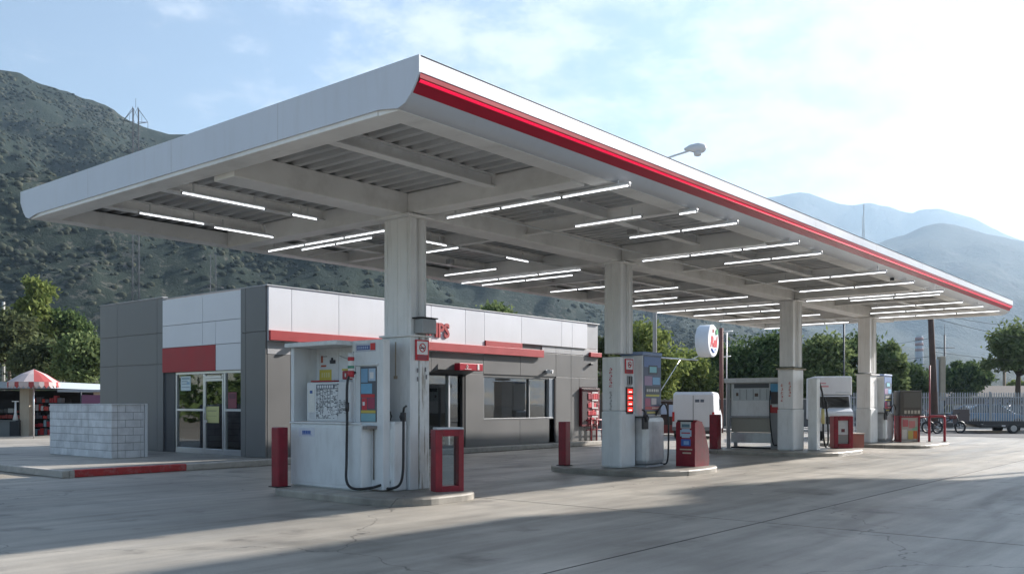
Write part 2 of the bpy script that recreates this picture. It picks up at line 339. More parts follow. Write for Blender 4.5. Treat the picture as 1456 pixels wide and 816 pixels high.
terrain('mountain', [(700,500),(900,450),(1000,420),(1100,385),(1180,362),(1250,343),(1290,329),(1320,319),(1340,317),(1365,322),(1420,334),(1500,350),(1700,380),(2200,430),(3200,520)],
        [(700,1900),(3200,2300)], 900, hill_mat('mountain_forest', (.055,.055,.05), (.022,.03,.022), .03, .80), 700, 3200, 9, 70, 420, 5.0, 1.1)
terrain('far_mountain', [(500,430),(900,330),(1000,300),(1060,286),(1105,278),(1122,273),(1140,272),(1180,284),(1210,289),(1240,288),(1270,292),(1295,301),(1308,297),(1330,295),(1350,299),(1380,307),(1405,319),(1425,330),(1456,341),(1550,360),(1800,400),(2600,500)],
        [(500,3000),(2600,3400)], 2400, hill_mat('far_mountain_forest', (.055,.055,.05), (.022,.03,.022), .02, .80), 500, 2600, 7, 40, 700, 9.0, 1.0)
# scrub bushes standing on the near hill (nobody could count them)
ico = bmesh.new(); bmesh.ops.create_icosphere(ico, subdivisions=1, radius=1); ico.verts.index_update()
iv = np.array([v.co[:] for v in ico.verts]); it = np.array([[v.index for v in f.verts] for f in ico.faces]); ico.free()
rows, cols = hillV.shape[:2]; nB = 42000
ri = (rng.random(nB)**.75*(rows*.80-4)+2); cj = rng.uniform((-80+1500)/6, (1150+1500)/6, nB)
i0 = ri.astype(int); j0 = cj.astype(int); fi = (ri-i0)[:,None]; fj = (cj-j0)[:,None]
pos = hillV[i0,j0]*(1-fi)*(1-fj)+hillV[i0+1,j0]*fi*(1-fj)+hillV[i0,j0+1]*(1-fi)*fj+hillV[i0+1,j0+1]*fi*fj
dist = np.linalg.norm(pos[:,:2], axis=1); keep = np.array([noise.noise(Vector(p)/60.)+.28 > rng.random()*.8-.1 for p in pos]); pos = pos[keep]; dist = dist[keep]
sz = rng.uniform(.45, 1.7, len(pos))*(.7+dist/1400)
V = (pos[:,None,:]+iv[None]*(sz[:,None,None]*np.array([1,1,.8]))*(1+rng.uniform(-.3,.3,(len(pos),12,1)))); F = (it[None]+np.arange(len(pos))[:,None,None]*12).reshape(-1,3)
sb = np_mesh('hillside_scrub', V.reshape(-1,3), F, scrub_m); tag(sb, 'dark green scrub bushes dotted over the hillside', None, kind='stuff')

# ================================================================== CANOPY
X0, X1, Y0, Y1 = 6.64, 35.6, 6.71, 16.33
can = thing('fuel_canopy', 'long white fuel canopy on four columns with a red stripe along its street edge', 'canopy', (10.4, 10.85, 0))
prof_top = [(0,5.10),(0,4.925)]
fx = lambda u, v, w: (w, Y0+u, v); fxb = lambda u, v, w: (w, Y1-u, v)
f = MB()
for fn in (fx, fxb):
    f.prism([(0,5.10),(0,4.925),(.02,4.915),(.03,5.10)], fn, X0+.012, X1)
    f.strip([(.115,4.735),(.20,4.655),(.29,4.617),(.36,4.61)], fn, X0+.012, X1, True)
# gentle panel joints along the fascia
plate = [(Y0,5.102),(Y0,4.92),(Y0+.05,4.83),(Y0+.125,4.725),(Y0+.21,4.645),(Y0+.32,4.61),(Y0+.42,4.625),(Y0+.62,4.655),(Y1-.62,4.655),(Y1-.42,4.625),(Y1-.32,4.61),(Y1-.21,4.645),(Y1-.125,4.725),(Y1-.05,4.83),(Y1,4.92),(Y1,5.102)]
f.prism(plate, lambda u, v, w: (w, u, v), X0-.012, X0+.010)
f.prism(plate, lambda u, v, w: (w, u, v), X1+.002, X1+.02)
f.box(X0+.01, X1, Y0, Y0+.25, 5.085, 5.102); f.box(X0+.01, X1, Y1-.25, Y1, 5.085, 5.102)
fas = f.build('fascia', white_fascia, can)
f = MB()
for x in np.arange(X0+3.6, X1-1, 3.6): f.box(x-.004, x+.004, Y0-.0012, Y0+.003, 4.93, 5.10); 
for y in np.arange(Y0+2.4, Y1-1, 2.4): f.box(X0-.0132, X0-.008, y-.003, y+.003, 4.66, 5.10)
f.build('panel_joint', grey_light, fas)
# red stripe: moulded channel with its bright highlight put in as a glowing line
f = MB(); f.mat(red_m)
for fn in (fx,):
    f.strip([(.006,4.922),(.012,4.87),(.03,4.862)], fn, X0+.012, X1); f.strip([(.046,4.835),(.06,4.825),(.115,4.735)], fn, X0+.012, X1)
rs = f.build('red_stripe', None, can)
f = MB(); f.strip([(.028,4.864),(.028,4.850),(.048,4.834)], fx, X0+.03, X1-.02, True); f.build('highlight_line', redglow, rs)
f = MB()
f.strip([(.006,4.922),(.03,4.86),(.115,4.735)], fxb, X0+.012, X1); f.build('rear_edge_panel', white_fascia, can)
# soffit border
f = MB(); zb = 4.60
f.box(X0+.02, X1-.02, Y0+.34, Y0+.66, zb, zb+.25, .01); f.box(X0+.02, X1-.02, Y1-.66, Y1-.34, zb, zb+.25, .01)
f.box(X0+.012, X0+.36, Y0+.662, Y1-.662, zb+.002, zb+.25, .01); f.box(X1-.36, X1-.012, Y0+.662, Y1-.662, zb+.002, zb+.25, .01)
f.build('soffit_border', soffit_m, can)
# corrugated deck, ribs running across the canopy
pitch = .26; xs = []; zs = []
x = X0+.05
while x < X1-.1:
    for dx, dz in ((0,0),(.09,0),(.12,.085),(.23,.085)): xs.append(x+dx); zs.append(dz)
    x += pitch
prof = [(a, 4.875+b) for a, b in zip(xs, zs)]
f = MB(); f.strip(prof, lambda u, v, w: (u, w, v), Y0+.3, Y1-.3); f.box(X0+.02, X1-.02, Y0+.1, Y1-.1, 4.955, 5.06)
f.build('roof_deck', deck_m, can)
# steel frame
def ibeam(mb, axis, pos, a, b, z0, z1, w, tf=.02, tw=.02):
    def bx(l0, l1, zz0, zz1):
        if axis == 'x': mb.box(a, b, pos+l0, pos+l1, zz0, zz1)
        else: mb.box(pos+l0, pos+l1, a, b, zz0, zz1)
    bx(-w/2, w/2, z0, z0+tf); bx(-w/2, w/2, z1-tf, z1); bx(-tw/2, tw/2, z0+tf, z1-tf)
colx = [(10.20,10.56),(16.45,16.95),(25.70,26.40),(32.45,33.15)]
f = MB(); f.box(X0+.37, X1-.37, 10.60, 11.08, 4.535, 4.88, .012); f.build('main_beam', soffit_m, can)
for a, b in colx:
    c = (a+b)/2; f = MB(); f.box(c-.17, c+.17, Y0+.665, 10.595, 4.56, 4.882, .012); f.box(c-.17, c+.17, 11.085, Y1-.665, 4.56, 4.882, .012)
    f.box(c-.30, c+.30, 10.45, 11.23, 4.50, 4.535, .006); f.build('cross_beam', soffit_m, can)
for y in (8.82, 12.75, 14.55):
    f = MB(); ibeam(f, 'x', y, X0+.37, X1-.37, 4.70, 4.884, .17); f.build('purlin', soffit_m, can)
for x in (13.3, 19.3, 22.6, 29.2):
    f = MB(); ibeam(f, 'y', x, Y0+.67, Y1-.67, 4.64, 4.88, .15); f.build('joist', soffit_m, can)
# conduits and junction boxes
f = MB()
f.tube([(11.0,12.2,4.58),(20,12.2,4.58),(34,12.3,4.56)], .022); f.tube([(11.2,9.9,4.60),(25,9.9,4.60)], .014); f.tube([(12.1,12.15,4.6),(12.1,15.6,4.62)], .014)
f.build('pipe', white_metal, can)
for p in ((11.6,8.3,4.66),(12.1,9.2,4.66),(14.4,9.0,4.62),(15.1,8.2,4.64),(12.6,13.6,4.64),(14.8,14.0,4.62),(19.4,9.4,4.62),(24.5,7.2,4.60),(28.0,7.3,4.6)): f = MB().box(p[0]-.07,p[0]+.07,p[1]-.07,p[1]+.07,p[2],4.72,.01); f.build('junction_box', pump_g, can)
f = MB(); f.tube([(23.3,7.05,4.6),(23.3,7.05,4.54)], .05, 10); f.build('camera_dome', black_pl, can)
COLS = []
for i, (a, b) in enumerate(colx):
    f = MB(); ya, yb = (10.53, 11.14) if i == 0 else (10.58, 10.98); w = b-a
    f.box(a, a+w*.36, ya, yb, 2.58, 4.50, .012); f.box(a+w*.36, a+w*.64, ya+.06, yb-.06, 2.58, 4.50); f.box(a+w*.64, b, ya+.01, yb-.01, 2.58, 4.50, .012)
    for q in (.12, .5, .88):
        yq = ya+(yb-ya)*q; f.box(a-.010, a+.001, yq-.012, yq+.012, 2.585, 4.49)
    for q in (.04, .30, .70, .96):
        xq = a+w*q; f.box(xq-.008, xq+.008, ya-.010, ya+.012, 2.585, 4.49)
    cm = f.build('column', col_m, can); COLS.append(cm)
    # casing round the foot
    f = MB(); 
    if i == 0:
        f.mat(pump_w).box(a-.02, a+.17, ya-.02, yb+.03, .12, 2.575, .008); f.mat(peel_m).box(a+.17, a+.19, ya+.02, yb, .12, 2.56)
        f.box(a+.19, a+.29, ya-.03, yb, .12, 2.575, .01); f.box(a+.30, b+.06, ya-.015, yb, .12, 2.575, .01)
        c2 = f.build('column_casing', peel_m, cm)
        f = MB().box(a-.06, b+.08, ya-.06, yb+.06, 2.577, 2.61, .004); f.build('ledge', col_m, cm)
        f = MB(); f.box(a-.026, a-.0205, ya+.30, ya+.325, 1.95, 2.5); f.box(a-.026, a-.0205, ya+.27, ya+.355, 1.9, 1.95); f.build('cable_trim', beige, cm)
    else:
        f.box(a-.03, b+.04, ya-.03, yb+.04, 1.35, 2.50, .02); f.build('column_casing', col_m, cm)
        if i != 1:
            f = MB().box(a-.08, b+.14, ya-.08, yb+.08, 2.50, 2.54, .004); f.build('ledge', beige if i == 2 else col_m, cm)
        f = MB(); f.box(a-.05, b+.06, ya-.05, yb+.06, .12, 1.348, .05); f.build('foot_casing', pump_w, cm)

# tube lights (each fitting is a thing of its own)
tubes_y = [(10.80,6.78,10.30,'long doubled tube beside the first column\'s cross beam on the street side'),
 (12.72,7.75,9.10,'short tube over the first bay, street side'),(12.95,6.88,7.22,'very short tube close to the street edge in the first bay'),
 (14.22,6.80,8.95,'tube over the first bay just before the second column, street side'),
 (16.72,6.75,10.20,'long tube beside the second column\'s cross beam, street side'),(18.17,6.86,9.02,'first tube past the second column, street side'),
 (21.68,6.68,9.30,'tube midway between second and third columns, street side'),(26.36,6.62,10.45,'long tube beside the third column\'s cross beam, street side'),
 (27.1,6.9,9.4,'thin tube just past the third column, street side'),(29.6,6.9,9.6,'tube between third and fourth columns, street side'),(33.12,6.62,10.55,'long tube at the fourth column beside the far end, street side'),
 (10.90,11.80,15.30,'long tube beside the first column\'s cross beam, shop side'),(11.22,12.55,14.65,'shorter tube alongside the long one behind the first column, shop side'),
 (13.0,12.05,13.0,'short tube seen just right of the first column, shop side'),(15.6,13.3,14.95,'tube in the middle of the first bay, shop side'),
 (16.9,11.90,16.00-.4,'long tube beside the second column\'s cross beam, shop side'),(17.5,12.55,15.45,'tube parallel to the long one behind the second column, shop side'),
 (19.75,13.1,14.95,'tube just left of the second column in the photo, shop side'),(21.1,11.75,13.12,'short tube seen just right of the second column, upper one, shop side'),
 (23.1,12.9,14.35,'short tube right of the second column, lower one, shop side'),(28.3,11.5,15.2,'tube between third and fourth columns, shop side'),(30.6,11.6,15.4,'tube well past the third column, shop side'),(24.0,6.72,9.7,'tube well before the third column, street side'),(31.3,6.7,10.2,'tube just before the fourth column, street side'),
 (24.2,11.25,15.35,'long tube well before the third column, shop side'),
 (26.5,11.25,15.6,'long tube beside the third column\'s cross beam, shop side'),(34.1,11.85,13.7,'tube at the far end of the canopy, shop side'),(35.0,14.7,15.6,'last short tube in the far rear corner of the canopy')]
tubes_x = [(12.0,7.06,8.50,'long tube in the near end bay running lengthwise, inner row'),(13.8,7.38,8.56,'tube in the near end bay running lengthwise, nearest the rear corner'),
 (13.93,8.80,10.05,'tube in the near end bay running lengthwise, outer row beside the cross beam'),(12.02,9.0,9.53,'short tube in the near end bay running lengthwise, inner row'),
 (12.1,12.06,12.70,'short lengthwise tube just right of the first column'),(12.12,14.47,15.25,'short lengthwise tube in the middle of the second bay')]
def fitting(kind, c, a, b, lab):
    zc = 4.53
    loc = (c, (a+b)/2, zc) if kind == 'y' else ((a+b)/2, c, zc)
    t = thing('tube_light', 'lit '+lab, 'tube light', loc, 0, 'lit tube lights under the canopy')
    h = MB(); g_ = MB(); e_ = MB()
    def bx(m, l0, l1, p0, p1, z0, z1, bev=0):
        if kind == 'y': m.box(c+l0, c+l1, p0, p1, z0, z1, bev)
        else: m.box(p0, p1, c+l0, c+l1, z0, z1, bev)
    bx(h, -.03, .03, a, b, zc+.018, zc+.05, .005)
    for q in (a+.2, b-.2): bx(h, -.01, .01, q-.01, q+.01, zc+.05, 4.70)
    h.build('housing', white_metal, t)
    n = max(1, round((b-a)/1.22)); L = (b-a)/n
    for k in range(n):
        p0, p1 = a+k*L+.02, a+(k+1)*L-.02
        pts = [(c, p0, zc), (c, p1, zc)] if kind == 'y' else [(p0, c, zc), (p1, c, zc)]
        m = MB().tube(pts, .0085, 8); m.build('tube', tube_m, t)
        bx(e_, -.014, .014, p0-.018, p0, zc-.014, zc+.018); e_.build('lamp_holder', pump_g, t); e_ = MB(); bx(e_, -.014, .014, p1, p1+.018, zc-.014, zc+.018); e_.build('lamp_holder', pump_g, t); e_ = MB()
for c, a, b, lab in tubes_y: fitting('y', c, a, b, lab)
for c, a, b, lab in tubes_x: fitting('x', c, a, b, lab)

# things on column one
t = thing('column_speaker', 'grey box fixed on the first column above its white casing', 'box', (10.5,10.45,2.72))
f = MB().box(10.28, 10.60, 10.33, 10.53, 2.63, 2.86, .012); f.build('body', pump_g, t)
f = MB().box(10.24, 10.62, 10.31, 10.53, 2.865, 2.885, .004); f.build('lid', dark_m, t)
def nosmoke(px0, px1, z0, z1, yp, lab, nm='warning_sign'):
    t = thing(nm, lab, 'sign', ((px0+px1)/2, yp, (z0+z1)/2)); F = Face('y', yp, px0); w = px1-px0; hh = z1-z0
    m = MB(); F.rect(m, 0, z0, w, z1, 0, .012); m.build('plate', flat((.55,.03,.04)), t)
    m = MB(); F.rect(m, w*.1, z0+hh*.28, w*.9, z0+hh*.93, .012, .016); m.build('panel', flat((.8,.8,.8)), t)
    m = MB(); c = Vector(F.pt(w*.5, z0+hh*.62, .019)); R = hh*.2
    pts = [c+Vector((math.cos(q)*R, 0, math.sin(q)*R)) for q in np.linspace(0, 2*math.pi, 18)]
    m.mat(flat((.6,.03,.04))).tube(pts, .008, 5, False); m.tube([c+Vector((-R*.7,0,R*.7)), c+Vector((R*.7,0,-R*.7))], .007, 5)
    m.mat(flat((.05,.05,.07))).tube([c+Vector((-R*.65,.002,-R*.1)), c+Vector((R*.65,.002,-R*.1))], .010, 5); m.build('symbol', None, t)
    m = MB(); m.mat(flat((.12,.12,.16)))
    for k in range(3): F.rect(m, w*.14, z0+hh*(.06+.07*k), w*.86, z0+hh*(.09+.07*k), .012, .014)
    m.build('fine_print', None, t)
nosmoke(10.28, 10.58, 2.20, 2.53, 10.497, 'red framed no smoking sign at the top of the first column\'s peeling casing')
nosmoke(16.58, 16.90, 2.15, 2.46, 10.54, 'red framed no smoking sign on the second column beside the tall advert panel')
m = MB().mat(flat((.15,.15,.17)))
for k, (x, z) in enumerate([(10.32,2.0),(10.32,1.86),(10.50,2.02),(10.52,1.9)]): m.box(x, x+.025, 10.492, 10.496, z, z+.07)
m.build('sticker_remains', None, COLS[0])
# antenna on the canopy roof
t = thing('roof_antenna', 'thin whip antenna with a small camera on the canopy roof edge', 'antenna', (22.3,7.4,5.06))
m = MB(); m.tube([(22.3,7.4,5.06),(22.3,7.4,5.33)], .05, 8); m.build('base', black_pl, t)
m = MB(); m.tube([(22.3,7.4,5.3),(22.28,7.4,6.3)], .008, 5); m.tube([(22.18,7.4,5.3),(22.17,7.4,6.0)], .006, 5); m.build('whip', pump_g, t)
m = MB(); m.tube([(22.3,7.4,5.28),(21.95,7.5,5.30)], .02, 5); m.box(21.85,22.02,7.44,7.56,5.27,5.35,.01); m.build('arm', black_pl, t)

# ================================================================== SHOP BUILDING
BX, BY, BX1, BY1, BT = 13.57, 19.08, 28.15, 27.69, 4.42
shop = thing('shop_building', 'low shop clad in grey and white panels with a red band and pumps sign letters', 'shop', (BX, BY, .147))
Fy = Face('y', BY, 0.); Fx = Face('x', BX, 0.)    # u for Fy is world X, u for Fx is -world Y
DX0, DX1, DZ = 17.55, 20.86, 2.42
WX0, WX1, WZ0, WZ1 = 21.75, 25.45, 1.03, 2.36
# backing walls (set 3 cm behind the cladding)
w = MB()
yb0, yb1 = BY+.03, BY+.22
w.box(BX+.03, DX0, yb0, yb1, .147, BT-.05); w.box(DX0, DX1, yb0, yb1, DZ, BT-.05); w.box(DX1, WX0, yb0, yb1, .147, BT-.05)
w.box(WX0, WX1, yb0, yb1, .147, WZ0); w.box(WX0, WX1, yb0, yb1, WZ1, BT-.05); w.box(WX1, BX1, yb0, yb1, .147, BT-.05)
EY0, EY1, EZ = 20.15, 23.99, 2.37
xb0, xb1 = BX+.03, BX+.22
w.box(xb0, xb1, BY+.22, EY0, .147, BT-.05); w.box(xb0, xb1, EY0, EY1, EZ, BT-.05); w.box(xb0, xb1, EY1, BY1, .147, BT-.05)
w.box(BX+.22, BX1, BY1-.2, BY1, .147, BT); w.box(BX1-.2, BX1, BY+.22, BY1-.2, .147, BT)
w.build('wall', grey_panel, shop)
def clad(face, cells, thick=.03, gap=.006):
    m = MB()
    for u0, z0, u1, z1, d in cells: face.rect(m, u0+gap, z0+gap, u1-gap, z1-gap, d-thick, d, .004)
    return m
cy = [14.27,15.9,17.45,19.35,20.86,21.70,23.57,25.60,26.45]
cells = [(BX,.15,14.27,2.70,0),(BX,2.70+.0,14.27,3.07,0)]
grey = [(BX,.15,14.27,2.73,0),(14.27,.15,15.9,2.44,0),(15.9,.15,DX0,2.44,0),(DX1,.15,21.70,2.44,0),(21.70,.15,23.57,WZ0-.02,-.02),(23.57,.15,25.18,WZ0-.02,-.02),
        (25.55,.15,26.45,2.44,0),(26.45,.15,26.95,2.44,0),(26.95,.15,BX1,.66,0),(26.95,2.10,BX1,2.44,0),
        (14.27,2.44,15.9,3.05,0),(15.9,2.44,17.55,3.05,0),(17.55,2.44,19.35,3.05,0),(19.35,2.44,21.70,3.05,0),(21.70,2.44,23.57,3.05,0),(23.57,2.44,25.55,3.25,0),(25.55,2.44,26.45,3.25,0),(26.45,2.44,BX1,3.25,0)]
clad(Fy, grey).build('grey_cladding', grey_panel, shop)
clad(Fy, [(BX,2.73,14.27,3.05,.004),(25.55,3.26,26.45,3.50,.0),(26.45,3.26,BX1,3.50,0),(24.75,3.26,25.55,3.50,0),(27.4,3.51,BX1+.0,4.42,.0)]).build('light_grey_cladding', grey_light, shop)
ws = [BX+.0,14.27,15.8,17.44,19.30,20.80,21.70]
wc = [(ws[i],3.05,ws[i+1],4.42,.05) for i in range(6)]+[(21.70,3.50,23.57,4.42,.05),(23.57,3.50,25.82,4.42,.05),(25.82,3.50,26.45,4.42,.05),(26.45,3.50,27.4,4.42,.05)]
clad(Fy, wc, .08).build('white_cladding', white_panel, shop)
m = MB(); Fy.rect(m, BX+.0, 3.075, 24.7, 3.325, .05, .13, .008); Fy.rect(m, 21.72, 3.327, 23.57, 3.50, .05, .09, .006); Fy.rect(m, 27.55, 3.22, BX1+.12, 3.38, .0, .10, .008); m.build('red_band', red_band, shop)
# -X face: grey left part, white and red over the entrance, grey corner pier
gx = []
for u0, u1 in ((-BY1,-26.62),(-26.62,-24.32),(-24.32,-EY1)):
    for z0, z1 in ((.15,2.62),(2.62,3.50),(3.50,4.50)): gx.append((u0,z0,u1,z1,.0))
gx += [(-EY0,.15,-19.93,3.30,.05),(-19.93,.15,-BY,3.30,.05),(-EY0,3.30,-19.93,4.44,.05),(-19.93,3.30,-BY-.001,4.44,.05)]
clad(Fx, gx, .045).build('grey_cladding', grey_panel, shop)
clad(Fx, [(-EY1,3.68,-21.95,4.42,.02),(-21.95,3.68,-EY0,4.42,.02),(-EY1,3.06,-21.95,3.68,.02),(-21.95,3.06,-21.33,3.68,.02),(-21.33,3.06,-EY0,3.68,.02),(-21.33,2.37,-EY0,3.06,.02)], .05).build('white_cladding', white_panel, shop)
clad(Fx, [(-EY1,2.37,-21.33,3.06,.03)], .05).build('red_panel', red_band, shop)
m = MB(); m.box(BX-.06, BX1+.02, BY-.07, BY+.12, 4.425, 4.455, .005); m.box(BX-.03, BX+.15, BY+.13, EY1, 4.445, 4.46, .004); m.box(BX+.16, BX1-.02, BY+.13, BY1-.02, 4.30, 4.38)
m.box(BX-.02, BX+.15, EY1+.01, BY1, 4.505, 4.525, .004); m.build('roof', grey_light, shop)
# rooms: floor, ceiling, inner walls
m = MB(); m.box(BX+.25, BX1-.25, BY+.25, BY1-.25, .147, .16); m.build('floor', M('shop_floor_tile', (.25,.25,.24), .3), shop)
m = MB(); m.box(BX+.23, BX1-.23, BY+.23, BY1-.23, 2.75, 2.8); m.build('ceiling', M('shop_ceiling', (.6,.6,.58), .9), shop)
m = MB(); m.box(BX+.3, BX1-.3, 25.4, 25.5, .16, 2.75); m.box(21.2, 21.3, 20.6, 25.4, .16, 2.75); m.build('inner_wall', M('shop_inner_wall', (.24,.26,.25), .85), shop)
for x, y in ((15.6,22.3),(18.8,22.3),(23.4,22.6),(26.2,22.6)):
    m = MB().box(x-.6, x+.6, y-.3, y+.3, 2.735, 2.748); m.build('added_glow_panel', room_fill_glow, shop)  # unseen glowing panels added to brighten the shop interior
# entrance glazing on the -X face
xg = BX+.10
def xframe(root, rects, x0=BX+.06, x1=BX+.14, mat=alu, name='frame'):
    m = MB()
    for ya, yb_, z0, z1 in rects: m.box(x0, x1, ya, yb_, z0, z1, .004)
    return m.build(name, mat, root)
ent = MB(); ent.box(BX+.045, BX+.2, 23.45, EY1, .15, EZ); e0 = ent.build('entrance_jamb', M('dark_grey_panel', (.06,.062,.07), .5), shop)
ent = xframe(shop, [(20.17,23.45,.15,.30),(20.17,23.45,2.30,2.37),(23.37,23.45,.30,2.30),(20.17,20.24,.30,2.30),(21.98,22.06,.30,2.30),(21.00,21.08,.30,2.30),(22.06,23.37,1.30,1.36),(20.24,21.00,1.30,1.36)], name='entrance_window')
m = MB(); m.box(xg, xg+.012, 22.06, 23.37, .30, 1.30); m.build('pane', shop_glass, ent); m = MB(); m.box(xg, xg+.012, 22.06, 23.37, 1.36, 2.30); m.build('pane', shop_glass, ent); m = MB(); m.box(xg, xg+.012, 20.24, 21.0, .30, 1.30); m.build('pane', shop_glass, ent); m = MB(); m.box(xg, xg+.012, 20.24, 21.0, 1.36, 2.30); m.build('pane', shop_glass, ent)
door = xframe(shop, [(21.085,21.14,.17,2.28),(21.92,21.975,.17,2.28),(21.14,21.92,.17,.29),(21.14,21.92,2.10,2.17)], x0=BX+.05, x1=BX+.10, name='entrance_door')
m = MB(); m.box(BX+.07, BX+.08, 21.14, 21.92, .29, 2.10); m.build('pane', shop_glass, door); m = MB(); m.box(BX+.07, BX+.08, 21.14, 21.92, 2.17, 2.28); m.build('pane', shop_glass, door)
m = MB(); m.tube([(BX+.05,21.86,1.08),(BX-.02,21.86,1.08),(BX-.02,21.86,1.42),(BX+.05,21.86,1.42)], .014, 8); m.box(BX+.02, BX+.05, 21.80, 21.9, 1.0, 1.06); m.build('handle', alu, door)
m = MB(); m.box(BX+.035, BX+.05, 21.15, 21.95, 2.175, 2.24, .003); m.build('door_closer', alu, door)
# shopfront on the -Y face: doorway with glass, window with panes
yg = BY+.12
m = MB(); m.box(DX0, DX0+.07, BY+.06, BY+.16, .15, DZ); m.box(DX1-.12, DX1, BY+.012, BY+.2, .15, DZ); m.box(DX0+.07, DX1-.12, BY+.06, BY+.16, DZ-.07, DZ); m.box(DX0+.07, DX1-.12, BY+.06, BY+.16, .15, .24); sf = m.build('shopfront_frame', dark_m, shop)
m = MB(); m.box(20.15, 20.22, BY+.05, BY+.15, .24, DZ-.07, .004); m.box(18.6, 18.66, BY+.05, BY+.15, .24, DZ-.07, .004); m.build('mullion', alu, sf)
m = MB(); m.box(DX0+.07, 20.15, yg, yg+.012, .24, DZ-.07); m.build('pane', shop_glass, sf); m = MB(); m.box(20.22, DX1-.12, yg, yg+.012, .24, DZ-.07); m.build('pane', shop_glass, sf)
m = MB(); m.box(WX0, WX1, BY+.02, BY+.2, WZ0-.05, WZ0, .004); m.box(WX0, WX1, BY+.05, BY+.2, WZ1-.03, WZ1); m.box(WX0, WX0+.04, BY+.05, BY+.2, WZ0, WZ1-.03); m.box(24.10, 24.16, BY+.06, BY+.16, WZ0, WZ1-.03, .004); m.box(25.14, 25.19, BY+.05, BY+.2, WZ0, WZ1-.03)
wf = m.build('window', M('grey_window_frame', (.30,.31,.32), .4, metal=.4), shop)
m = MB(); m.box(WX0+.04, 24.10, yg, yg+.012, WZ0, WZ1-.03); m.build('pane', shop_glass, wf); m = MB(); m.box(24.16, 25.14, yg, yg+.012, WZ0, WZ1-.03); m.build('pane', shop_glass, wf)
m = MB(); m.box(25.19, 25.47, BY+.03, BY+.06, .15, WZ1, .004); m.build('service_hatch_panel', M('blue_grey_panel', (.20,.24,.29), .4), shop)
m = MB(); m.box(25.47, 25.548, BY-.004, BY+.1, .15, WZ1+.03); m.build('dark_reveal', dark_m, shop)
# sign letters
text_obj('UMPS', 'sign_letters', .58, Fy, 18.80, 3.50, .06, red_band, shop, ext=.03, sx=.88, bold=.018)
# awning sign over the doorway
t = thing('awning_sign', 'small red box sign projecting over the shop doorway', 'sign', (20.4, BY-.3, 2.6))
m = MB(); m.box(20.0, 21.06, BY-.55, BY-.33, 2.50, 2.72, .015); m.build('sign_box', red_m, t)
m = MB(); m.prism([(BY-.33,2.68),(BY,2.44),(BY,2.40),(BY-.33,2.52)], lambda u, v, w: (w, u, v), 19.3, 20.95); m.build('bracket', grey_panel, t)
F2 = Face('y', BY-.555, 20.0); m = MB(); m.mat(flat((.8,.75,.75)))
F2.rect(m, .80, 2.53, .88, 2.70, 0, .005); F2.rect(m, .22, 2.535, .52, 2.55, 0, .005); m.build('marking', None, t)
text_obj('0', 'digit', .16, F2, .30, 2.565, .002, flat((.8,.75,.75)), t, ext=.003)
t = thing('wall_lamp', 'small twin floodlight on the grey wall above the shop window', 'lamp', (25.0, BY, 2.6))
m = MB(); m.box(24.9, 25.1, BY-.05, BY, 2.56, 2.66, .01); m.build('base', pump_g, t)
for dx in (-.14, .10): m = MB(); m.tube([(25+dx*.4,BY-.05,2.62),(25+dx,BY-.2,2.6)], .055, 10, radii=[.03,.07]); m.build('lamp_head', white_metal, t)
t = thing('dome_camera', 'white dome camera under the red band near the shop corner', 'camera', (14.35, BY-.1, 3.0))
m = MB(); m.tube([(14.45,BY,3.02),(14.45,BY-.12,3.02)], .03, 8); m.build('mount', white_metal, t)
m = MB(); m.tube([(14.45,BY-.12,3.06),(14.45,BY-.12,3.02),(14.45,BY-.12,2.97),(14.45,BY-.12,2.93)], .09, 12, radii=[.07,.09,.08,.03]); m.build('dome', flat((.7,.7,.7), .2), t)
t = thing('wall_camera', 'tiny dark camera high on the grey wall near the shop\'s far corner', 'camera', (27.6, BY-.05, 2.95)); m = MB().box(27.55, 27.68, BY-.12, BY, 2.9, 2.98, .01); m.build('body', black_pl, t)
# posters on the entrance glass
def poster(name, lab, cat, face, u0, v0, w, h, base, tiles, group=None, th=.006):
    m = MB(); m.mat(flat(base)); face.rect(m, u0, v0, u0+w, v0+h, 0, th)
    for a, b, c, d, colr in tiles: m.mat(flat(colr)); face.rect(m, u0+a*w, v0+b*h, u0+c*w, v0+d*h, th, th+.0025)
    o = m.build(name, None); tag(o, lab, cat, group); return o
FP = Face('x', xg-.003, 0.)
poster('notice', 'pale printed notice taped inside the upper left entrance window', 'notice', FP, -23.22, 1.86, .50, .40, (.62,.70,.70), [(.1,.78,.9,.88,(.25,.35,.4)),(.1,.6,.7,.68,(.35,.42,.45)),(.1,.42,.6,.5,(.35,.42,.45)),(.1,.2,.9,.28,(.35,.42,.45)),(.62,.42,.9,.6,(.3,.45,.55))])
FP2 = Face('x', BX+.066, 0.)
poster('door_notice', 'yellow sheet fixed on the entrance door glass', 'notice', FP2, -21.90, .99, .60, .44, (.55,.52,.22), [(.1,.7,.8,.76,(.3,.28,.15)),(.1,.4,.8,.44,(.4,.37,.18))])
poster('red_notice', 'dark red framed poster in the right entrance window', 'poster', FP, -20.92, 1.38, .38, .42, (.22,.05,.07), [(.12,.6,.88,.9,(.12,.03,.05))])
